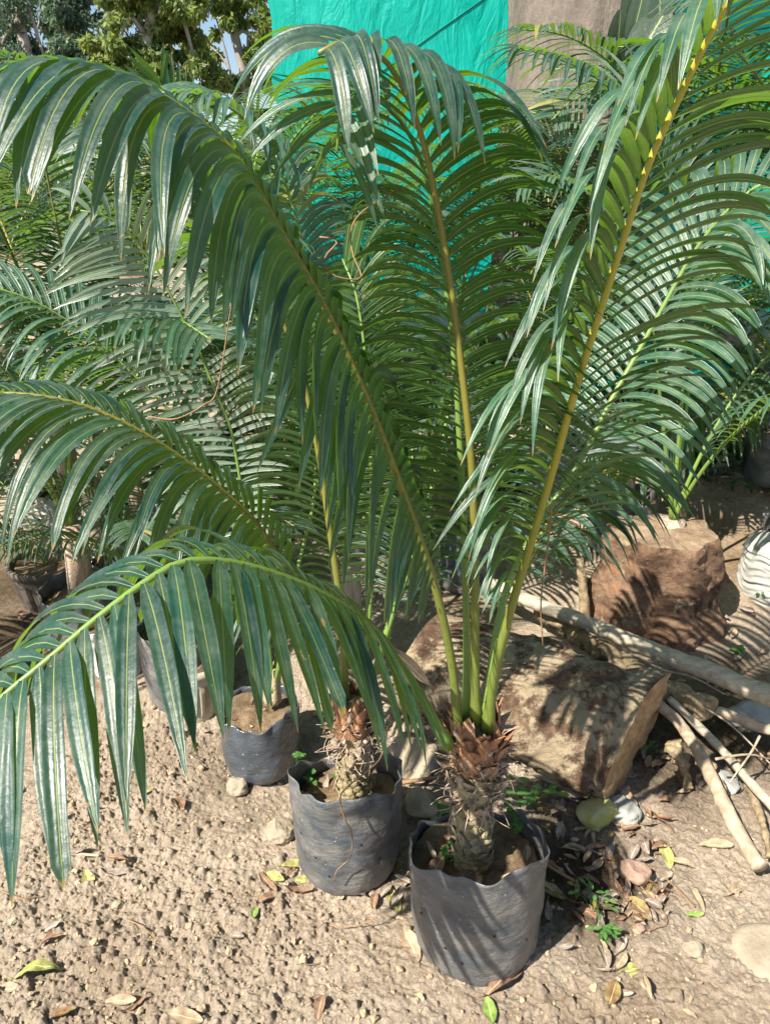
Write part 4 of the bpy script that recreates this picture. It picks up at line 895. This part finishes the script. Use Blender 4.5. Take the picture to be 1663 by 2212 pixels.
def far_tree(pxb, Y, trunk_px, blobs, mat, label, nleaf, size, seed, r=.16):
    base = Vector((at(pxb, 400, Y).x, Y, .6)); root = empty('tree', base, label, 'tree', 'trees beyond the nursery')
    mb = MB(); tp = [base] + [at(a, b, Y) for a, b in trunk_px]; P, _ = catmull(tp, 24); tube(mb, P, lambda t: r * (1 - .6 * t), 10, nz=(.1, 2))
    r2 = random.Random(seed)
    for (bx, by, br, dy) in blobs:
        c = at(bx, by, Y + dy); s = P[r2.randint(6, 22)]; tube(mb, catmull([s, s.lerp(c, .5) + Vector((0, 0, .3)), c], 8)[0], lambda t: r * .3 * (1 - .8 * t), 6)
    mb.build('trunk', BARKF, root)
    cs = []
    for (bx, by, br, dy) in blobs:
        c = at(bx, by, Y + dy); R_ = br / F * Y
        for q in range(9):
            cs.append((c.x + r2.gauss(0, R_ * .5), c.y + r2.gauss(0, R_ * .5), c.z + r2.gauss(0, R_ * .45), R_ * r2.uniform(.25, .5)))
    leaf_cloud('crown', mat, root, cs, nleaf, size, seed)
    return root
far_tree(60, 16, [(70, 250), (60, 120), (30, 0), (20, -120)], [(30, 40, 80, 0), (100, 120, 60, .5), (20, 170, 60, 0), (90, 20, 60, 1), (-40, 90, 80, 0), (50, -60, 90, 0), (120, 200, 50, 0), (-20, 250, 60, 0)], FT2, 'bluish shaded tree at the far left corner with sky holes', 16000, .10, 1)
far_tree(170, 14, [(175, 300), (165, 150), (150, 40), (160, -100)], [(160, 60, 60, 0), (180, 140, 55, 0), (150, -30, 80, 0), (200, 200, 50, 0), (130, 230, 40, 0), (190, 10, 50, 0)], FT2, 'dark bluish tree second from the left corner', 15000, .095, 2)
far_tree(320, 10, [(320, 320), (310, 150), (330, 20), (350, -120)], [(250, 60, 45, 0), (300, 20, 55, 0), (250, 130, 35, -.3), (330, 110, 50, .2), (290, 190, 45, 0), (370, 60, 50, .3), (350, 190, 50, .4), (420, 20, 60, .2), (310, -60, 90, 0), (400, 150, 50, 0), (440, 200, 35, .2)], FT, 'sunlit tree with drooping yellow green leaves left of the cloth', 30000, .075, 3, .12)
far_tree(545, 11, [(540, 260), (525, 150), (505, 60), (495, -80)], [(540, 30, 45, 0), (560, 110, 35, 0), (490, 20, 40, 0), (570, 180, 35, 0), (520, -50, 70, 0), (455, 100, 35, .3), (590, 60, 40, 0), (480, 180, 22, 0), (450, -20, 60, 0)], FT, 'tree with a slim slanting bare trunk next to the cloth edge', 17000, .075, 4, .10)
g_ = random.Random(5); cs = []
for k in range(120):
    x_, y_ = (g_.uniform(-3.2, -.25), g_.uniform(2.7, 5.5)) if k < 80 else (g_.uniform(.3, 2.8), g_.uniform(3.2, 4.6))
    cs.append((x_, y_, gz(x_, y_) + g_.uniform(.02, .22), g_.uniform(.10, .24)))
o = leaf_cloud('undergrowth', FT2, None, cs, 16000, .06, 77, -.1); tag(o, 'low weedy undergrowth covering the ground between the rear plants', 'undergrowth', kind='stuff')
# far shrubbery closing the horizon
for k, (px, Y, hgt, wd, lab) in enumerate([(-250, 13, 1.9, 2.2, 'leftmost far shrub outside the planting'), (0, 14, 1.7, 1.8, 'far shrub below the bluish corner tree'), (180, 12, 1.5, 1.4, 'far shrub below the dark bluish tree'), (330, 10.5, 1.35, 1.2, 'far shrub below the sunlit tree'), (470, 12, 1.5, 1.3, 'far shrub left of the slanting trunk'), (600, 10, 1.4, 1.2, 'far shrub beside the cloth edge')]):
    b_ = Vector((at(px, 400, Y).x, Y, .6)); root = empty('shrub', b_, lab, 'shrub', 'shrubs on the far edge of the nursery'); r2 = random.Random(k + 90)
    cs = [(b_.x + r2.uniform(-wd, wd), b_.y + r2.uniform(-.5, .5), r2.uniform(.7, hgt + .1), r2.uniform(.25, .5)) for _ in range(16)]
    leaf_cloud('foliage', FT2 if k % 2 == 0 else FT, root, cs, 9000, .11, 20 + k, .1)
    mb = MB(); tube(mb, [b_, b_ + Vector((.05, 0, hgt * .6)), b_ + Vector((.1, 0, hgt))], .05, 8); mb.build('stem', BARKF, root)

# ------------------------------------------------------------------ leaf litter
def litter_mesh(name, L, W, mat, seed, stem=True):
    r2 = random.Random(seed); mb = MB(); K, J = 12, 4; V = []; A = []; curl = r2.uniform(-3.2, 3.2); cup = r2.uniform(.2, 1.5); tw = r2.uniform(-.8, .8); o = Vector((seed * 2.7, 0, 0))
    x, z, a = -L / 2, 0, -curl / 2 * .5
    for k in range(K + 1):
        t = k / K; ww = W / 2 * (math.sin(math.pi * min(1, t * .96 + .02)) ** .7) * (1 + .08 * noise.noise(Vector((t * 5, seed, 0))))
        for j in range(-J, J + 1):
            f = j / J; th = f * cup; lx = ww * (math.sin(th) / cup if cup else f); lz = ww * (1 - math.cos(th)) / cup
            c, s = math.cos(tw * (t - .5)), math.sin(tw * (t - .5)); y_ = lx * c - lz * s; z_ = lx * s + lz * c
            V.append((x, y_, z + z_ + .006 * noise.fractal(Vector((x * 45, y_ * 45, seed)), 1, 2, 3))); A.append((f, t, r2.random()))
        x += L / K * math.cos(a); z += L / K * math.sin(a); a += curl / K * .5
    V = np.array(V); V[:, 2] -= V[:, 2].min(); m_ = 2 * J + 1
    mb.add(V, [(k * m_ + j, (k + 1) * m_ + j, (k + 1) * m_ + j + 1, k * m_ + j + 1) for k in range(K) for j in range(m_ - 1)], A)
    if stem:
        e = Vector(V[J]); tube(mb, [e, e + Vector((-.008, .002, .001)), e + Vector((-.016, .006, .0))], .0008, 4)
    o = mb.build(name, mat, link_it=False); return o.data
LM = {}
mats = {'b': LB, 't': LT, 'g': LG, 'y': LY, 'n': LN, 'r': LR}
for mi, (c, m_) in enumerate(mats.items()):
    for v_ in range(4): LM[c, v_] = litter_mesh('fallen_leaf', .075, (.034, .028, .04, .022)[v_], m_, mi * 9 + v_ + 1)
cname = {'b': 'brown', 't': 'tan', 'g': 'grey brown', 'y': 'olive yellow', 'n': 'fresh green', 'r': 'russet'}
def place_leaf(px, py, size, ang, c, v, label, group=None, tilt=(0, 0), z=0):
    p = onground(px, py); o = bpy.data.objects.new('fallen_leaf', LM[c, v]); link(o); s = size / .075
    o.location = (p.x, p.y, p.z + .003 + z); o.scale = (s, s, s); o.rotation_euler = (tilt[0], tilt[1], R(ang)); tag(o, label, 'leaf', group); return o
G_ = 'leaves fallen on the soil'
for (px, py, s, a, c, v, lab) in [
    (550, 1975, .030, 80, 'n', 2, 'small round fresh green leaf alone on the open soil'), (640, 1872, .075, 20, 'y', 1, 'long olive leaf arched at the left foot of the low bag'),
    (850, 1950, .062, 110, 'y', 2, 'two-toned olive leaf standing between the two bags'), (192, 1905, .055, 120, 'y', 2, 'pale yellowish oval leaf on the open soil at left'),
    (1058, 2188, .058, 95, 'n', 0, 'yellow green leaf cut by the bottom border'), (1362, 2100, .055, 15, 'y', 2, 'round green and purple leaf at lower right'),
    (1322, 2150, .056, 60, 'r', 2, 'dark olive brown leaf below the round green and purple one'), (1434, 1850, .07, 95, 'y', 0, 'yellow brown leaf lying on the pink rock heap'),
    (1424, 1905, .088, 30, 'g', 0, 'large curled grey brown leaf beside the pink rock'), (1378, 1962, .035, 20, 'r', 2, 'small russet leaf below the grey curled one'),
    (1090, 2122, .105, 40, 'b', 0, 'big dark brown curled leaf at the foot of the front bag'), (888, 2045, .085, 110, 't', 0, 'large tan leaf leaning on the left foot of the front bag'),
    (694, 2178, .048, 80, 'b', 2, 'brown leaf near the bottom border, left of centre'), (100, 2012, .062, 25, 'g', 0, 'grey leaf on top of a pair at lower left'),
    (118, 2035, .062, 35, 'b', 0, 'brown leaf under the grey one at lower left'), (135, 2195, .055, 20, 'r', 1, 'dark russet leaf at the bottom left'),
    (262, 2165, .06, 5, 't', 1, 'tan leaf near the bottom border, left'), (300, 2175, .045, 40, 'b', 1, 'brown curled leaf touching the tan one near the bottom'),
    (400, 2200, .07, -5, 't', 0, 'broad pale leaf at the bottom border'), (512, 2030, .036, 0, 'g', 2, 'dark round leaf on the open soil right of centre left'),
    (583, 1915, .068, -45, 'b', 1, 'long brown leaf below the arched olive one'), (648, 1930, .07, 5, 'b', 1, 'reddish brown leaf lying flat under the low bag'),
    (595, 1898, .045, -20, 'y', 2, 'small olive leaf left of the round pair by the low bag'), (655, 1905, .04, 10, 'y', 2, 'round olive leaf by the foot of the low bag'),
    (790, 1915, .05, -50, 'y', 0, 'olive grey leaf before the low bag'), (737, 1928, .045, 90, 'b', 1, 'brown upright leaf before the low bag'),
    (833, 1928, .042, 50, 'g', 2, 'dark grey leaf between the bags'), (848, 1882, .07, 20, 'r', 0, 'reddish crumpled leaf in the gap between the bags'),
    (880, 1908, .04, 60, 't', 2, 'pale tan leaf touching the front bag'), (320, 1712, .035, 50, 'y', 1, 'small green grey leaf left of the round stone'),
    (90, 2110, .10, 12, 'y', 3, 'strip of dusty green leaf on the soil at lower left'), (20, 2140, .05, 0, 't', 2, 'pale leaf at the left border near the bottom'),
    (85, 1735, .05, 10, 'g', 0, 'grey leaf under the hanging leaf tips at left'), (170, 1842, .06, 0, 'g', 3, 'flat grey bark piece on the soil below the hanging tips'),
    (1500, 1945, .075, 100, 't', 3, 'curled tan leaf standing on the bare soil at right'), (1590, 1925, .075, 35, 't', 1, 'tan curled leaf near the right border'),
    (1470, 1870, .07, -15, 't', 3, 'thin pale leaf right of the pink rock heap'), (1545, 1830, .08, -8, 't', 1, 'pale tan leaf on the smooth soil at right'),
    (1430, 1935, .07, 40, 'b', 1, 'brown leaf curled below the large grey one'), (1350, 1985, .05, 25, 'b', 1, 'small brown leaf before the leaf heap'),
    (1300, 2070, .055, 100, 'g', 2, 'grey green leaf beside the wilted weed'), (1340, 2050, .05, 45, 'g', 0, 'grey leaf above the round green and purple one'),
    (1500, 1980, .04, 0, 'n', 1, 'small green leaf on the soil below the curled tan one'), (1405, 1940, .05, 130, 't', 0, 'tan leaf in the heap by the pink rock')]:
    place_leaf(px, py, s, a, c, v, lab, G_, (rng.uniform(-.25, .25), rng.uniform(-.2, .2)))
zones = [((1180, 1750, 1440, 2010), 85, 'bgbgrgt', 'dead leaf in the drift right of the front bag'), ((1150, 1620, 1500, 1800), 40, 'tgtb', 'dead leaf in the litter below the muddy log'),
         ((880, 1690, 1000, 1800), 14, 'gbt', 'dead leaf between the two trunks'), ((1440, 1320, 1663, 1500), 22, 'gtyb', 'fallen leaf on the dark ground between pole and sack'),
         ((520, 1860, 900, 1960), 14, 'bgt', 'dead leaf scattered before the two bags'), ((20, 1560, 480, 1900), 12, 'gb', 'dead leaf on the open soil under the low frond'),
         ((20, 1330, 240, 1500), 12, 'gb', 'dead leaf in the shade near the planters'), ((1200, 2000, 1640, 2200), 8, 'tg', 'dead leaf on the lower right soil'), ((1450, 1020, 1640, 1200), 14, 'tb', 'dead leaf on the far soil beside the right trunk')]
for (x0, y0, x1, y1), n_, cs, lab in zones:
    for k in range(n_):
        c = rng.choice(cs); place_leaf(rng.uniform(x0, x1), rng.uniform(y0, y1), rng.uniform(.03, .068), rng.uniform(0, 360), c, rng.randint(0, 3), lab, lab.replace('leaf', 'leaves', 1), (rng.uniform(-.6, .6), rng.uniform(-.4, .4)), rng.uniform(0, .012))
# leaves on the soil inside the bags
for (b, h_, ptsb, what) in ((bA, .215, [(-.09, -.03, 60), (-.06, -.075, 10), (.0, -.095, -10), (.07, -.08, 30), (-.10, .02, 120), (-.05, .05, 20), (.05, -.05, 5), (.10, .01, 80), (-.08, .0, 40)], 'front'), (bB, .18, [(-.06, -.02, 20), (-.05, .05, 60), (.06, .06, 100), (-.09, .02, 0)], 'second'), (bC, .165, [(-.05, -.04, 20), (-.02, .04, 80), (.03, -.06, -30), (-.06, .01, 140), (.0, -.02, 50), (-.03, -.07, 5)], 'shiny')):
    for (dx, dy, a_) in ptsb:
        o = bpy.data.objects.new('fallen_leaf', LM[rng.choice('bgt'), rng.randint(0, 3)]); link(o); o.location = (b.x + dx, b.y + dy, b.z + h_); s = rng.uniform(.55, .9); o.scale = (s, s, s)
        o.rotation_euler = (rng.uniform(-.6, .6), rng.uniform(-.9, .3), R(a_)); tag(o, f'dry leaf on the soil inside the {what} bag', 'leaf', f'dry leaves inside the {what} bag')
# twigs on the ground and hanging
def twig(pts, r, lab, mat=TWIG, name='twig', cat='twig'):
    mb = MB(); P, _ = catmull(pts, 30); tube(mb, P, lambda t: r * (1 - .4 * t), 6); return tag(mb.build(name, mat, loc=P[0]), lab, cat)
twig([onground(688, 1990, .01), onground(740, 2003, .006), onground(790, 1993, .02), onground(822, 1975, .05)], .0016, 'thin straw arching over the soil before the low bag')
twig([onground(275, 1988, .005), onground(310, 2005, .006), onground(345, 2035, .004)], .0015, 'short pale straw on the soil at lower left')
twig([onground(5, 1925, .01), onground(50, 1940, .006), onground(95, 1935, .004)], .0015, 'pale straw below the lowest leaf tips at the left border')
twig([onground(640, 2085, .004), onground(690, 2080, .006), onground(720, 2050, .004)], .0012, 'dark rootlet on the smooth soil left of the front bag')
twig([onground(1375, 1905, .01), onground(1440, 1985, .01), onground(1400, 2010, .01)], .0015, 'thin dark twig right of the leaf heap')
twig([onground(1500, 1960, .008), onground(1440, 1900, .03), onground(1400, 1870, .03)], .002, 'curved twig leaning over the leaf heap')
twig([onground(130, 1842, .005), onground(215, 1848, .005)], .005, 'stout grey stick on the soil below the hanging leaf tips', BRANCH, 'stick', 'stick')
twig([onground(1240, 1905, .01), onground(1160, 1850, .03), onground(1080, 1745, .03)], .004, 'reddish stick lying behind the front bag', TWIG, 'stick', 'stick')
twig([onground(870, 1690, .03), onground(990, 1672, .05)], .006, 'tan stalk lying between the two trunks', TWIG, 'stick', 'stick')
twig([at(1255, 1900, 1.62), at(1225, 1800, 1.6), at(1270, 1740, 1.6), at(1290, 1725, 1.62)], .003, 'dark stick leaning on the stone slab', BRANCHD, 'stick', 'stick')
yB = bB.y - .15
twig([at(838, 1570, yB), at(820, 1640, yB), at(762, 1690, yB), at(735, 1720, yB - .01), at(745, 1770, yB - .015), at(760, 1800, yB - .01), at(757, 1850, yB - .005), at(728, 1880, yB), at(722, 1905, yB + .01)], .002, 'wiry root hanging down over the front of the low bag', TWIG, 'dry_root', 'root')
twig([at(1192, 1090, ya - .06), at(1180, 1200, ya - .07), at(1168, 1300, ya - .07), at(1172, 1395, ya - .08)], .0018, 'long thin dry runner hanging beside the yellow stalk')
twig([at(690, 512, ya - .05), at(730, 520, ya - .05), at(700, 560, ya - .07), at(720, 595, ya - .08), at(780, 600, ya - .06), at(760, 540, ya - .04), at(770, 470, ya - .03), at(870, 400, ya - .0)], .0014, 'curly dry tendril tangled at the centre frond')
twig([at(320, 900, yb - .15), at(380, 905, yb - .15), at(440, 875, yb - .12), at(470, 840, yb - .1), at(500, 660, yb - .1)], .0016, 'dry tendril hanging before the pale frond')
# yellow dead leaflet on the lower petiole
mb = MB(); big_leaf(mb, at(845, 1400, ya - .1), Vector((.9, -.1, -.9)), Vector((.4, -.9, .3)).normalized(), .10, .022, .2, .3, .5)
tag(mb.build('withered_leaf', LT), 'orange withered leaf caught on the lower frond stalk', 'leaf')

# ------------------------------------------------------------------ weeds
def weed(p, h, n_, size, lab, seed, group=None, kind='oval'):
    r2 = random.Random(seed); root = empty('weed', p, lab, 'weed', group); mb = MB()
    for k in range(n_):
        a_ = r2.uniform(0, 6.28); rr2 = h * r2.uniform(.2, .6); tip = Vector(p) + Vector((math.cos(a_) * rr2, math.sin(a_) * rr2, h * r2.uniform(.5, 1)))
        tube(mb, [Vector(p), Vector(p).lerp(tip, .5) + Vector((0, 0, h * .2)), tip], .0007, 4, m=0)
        m_ = 3 if kind == 'clover' else 2
        for j in range(m_):
            b = a_ + j * 2 * math.pi / m_ + r2.uniform(-.2, .2); big_leaf(mb, tip, Vector((math.cos(b), math.sin(b), .15)), Vector((.1, -.1, 1)).normalized(), size * r2.uniform(.8, 1.2), size * (.9 if kind == 'clover' else .5), .15, .3, r2.random(), 6, 2)
    mb.build('sprig', WEED, root); return root
gC = 'green weed sprouts'
for k, (px, py, base, lab) in enumerate([(672, 1700, 'B', 'clover sprout at the left inside the low bag'), (728, 1690, 'B', 'clover sprout left of the second trunk'), (770, 1720, 'B', 'clover sprout at the front foot of the second trunk'), (838, 1655, 'B', 'dark clover sprout at the back right of the low bag'), (640, 1650, 'B', 'tiny green sprout at the left rim of the low bag'),
                                         (970, 1858, 'A', 'bright green sprout left of the front trunk base'), (1105, 1770, 'A', 'dark clover sprout at the rear right rim of the front bag'), (1118, 1805, 'A', 'small green sprout at the right rim of the front bag'), (945, 1765, 'A', 'green sprout at the rear left inside the front bag')]):
    c = bA if base == 'A' else bB; p = gr(px, py, c.z + (.21 if base == 'A' else .17)); weed(p, .035, 5, .011, lab, k, gC, 'clover')
for k, (px, py, h, n_, s, lab) in enumerate([(1160, 1760, .10, 8, .035, 'jagged green weed behind the front bag'), (1278, 1975, .09, 9, .018, 'slender weed with small leaves in the shade right of the front bag'), (1300, 2030, .04, 9, .02, 'wilted pale weed at the edge of the leaf drift'),
                                              (1400, 1640, .05, 8, .014, 'green weed tuft under the corner of the log'), (1540, 1470, .04, 10, .014, 'clover patch below the smooth pole'), (1590, 1420, .04, 10, .014, 'clover patch between stump and sack'), (1470, 1385, .04, 8, .013, 'clover tuft at the right foot of the stump'), (1640, 1300, .05, 10, .02, 'leafy weed at the foot of the white sack'), (1620, 1080, .05, 12, .02, 'weed patch on the far soil above the sack'), (1580, 1060, .05, 12, .02, 'weed patch left of the scaly brown trunk')]):
    weed(onground(px, py), h, n_, s, lab, 30 + k, gC, 'clover' if 3 < k < 7 else 'oval')
# tidy: centre the empties' helper parts of the copied sources
scene.render.resolution_x, scene.render.resolution_y = 769, 1024
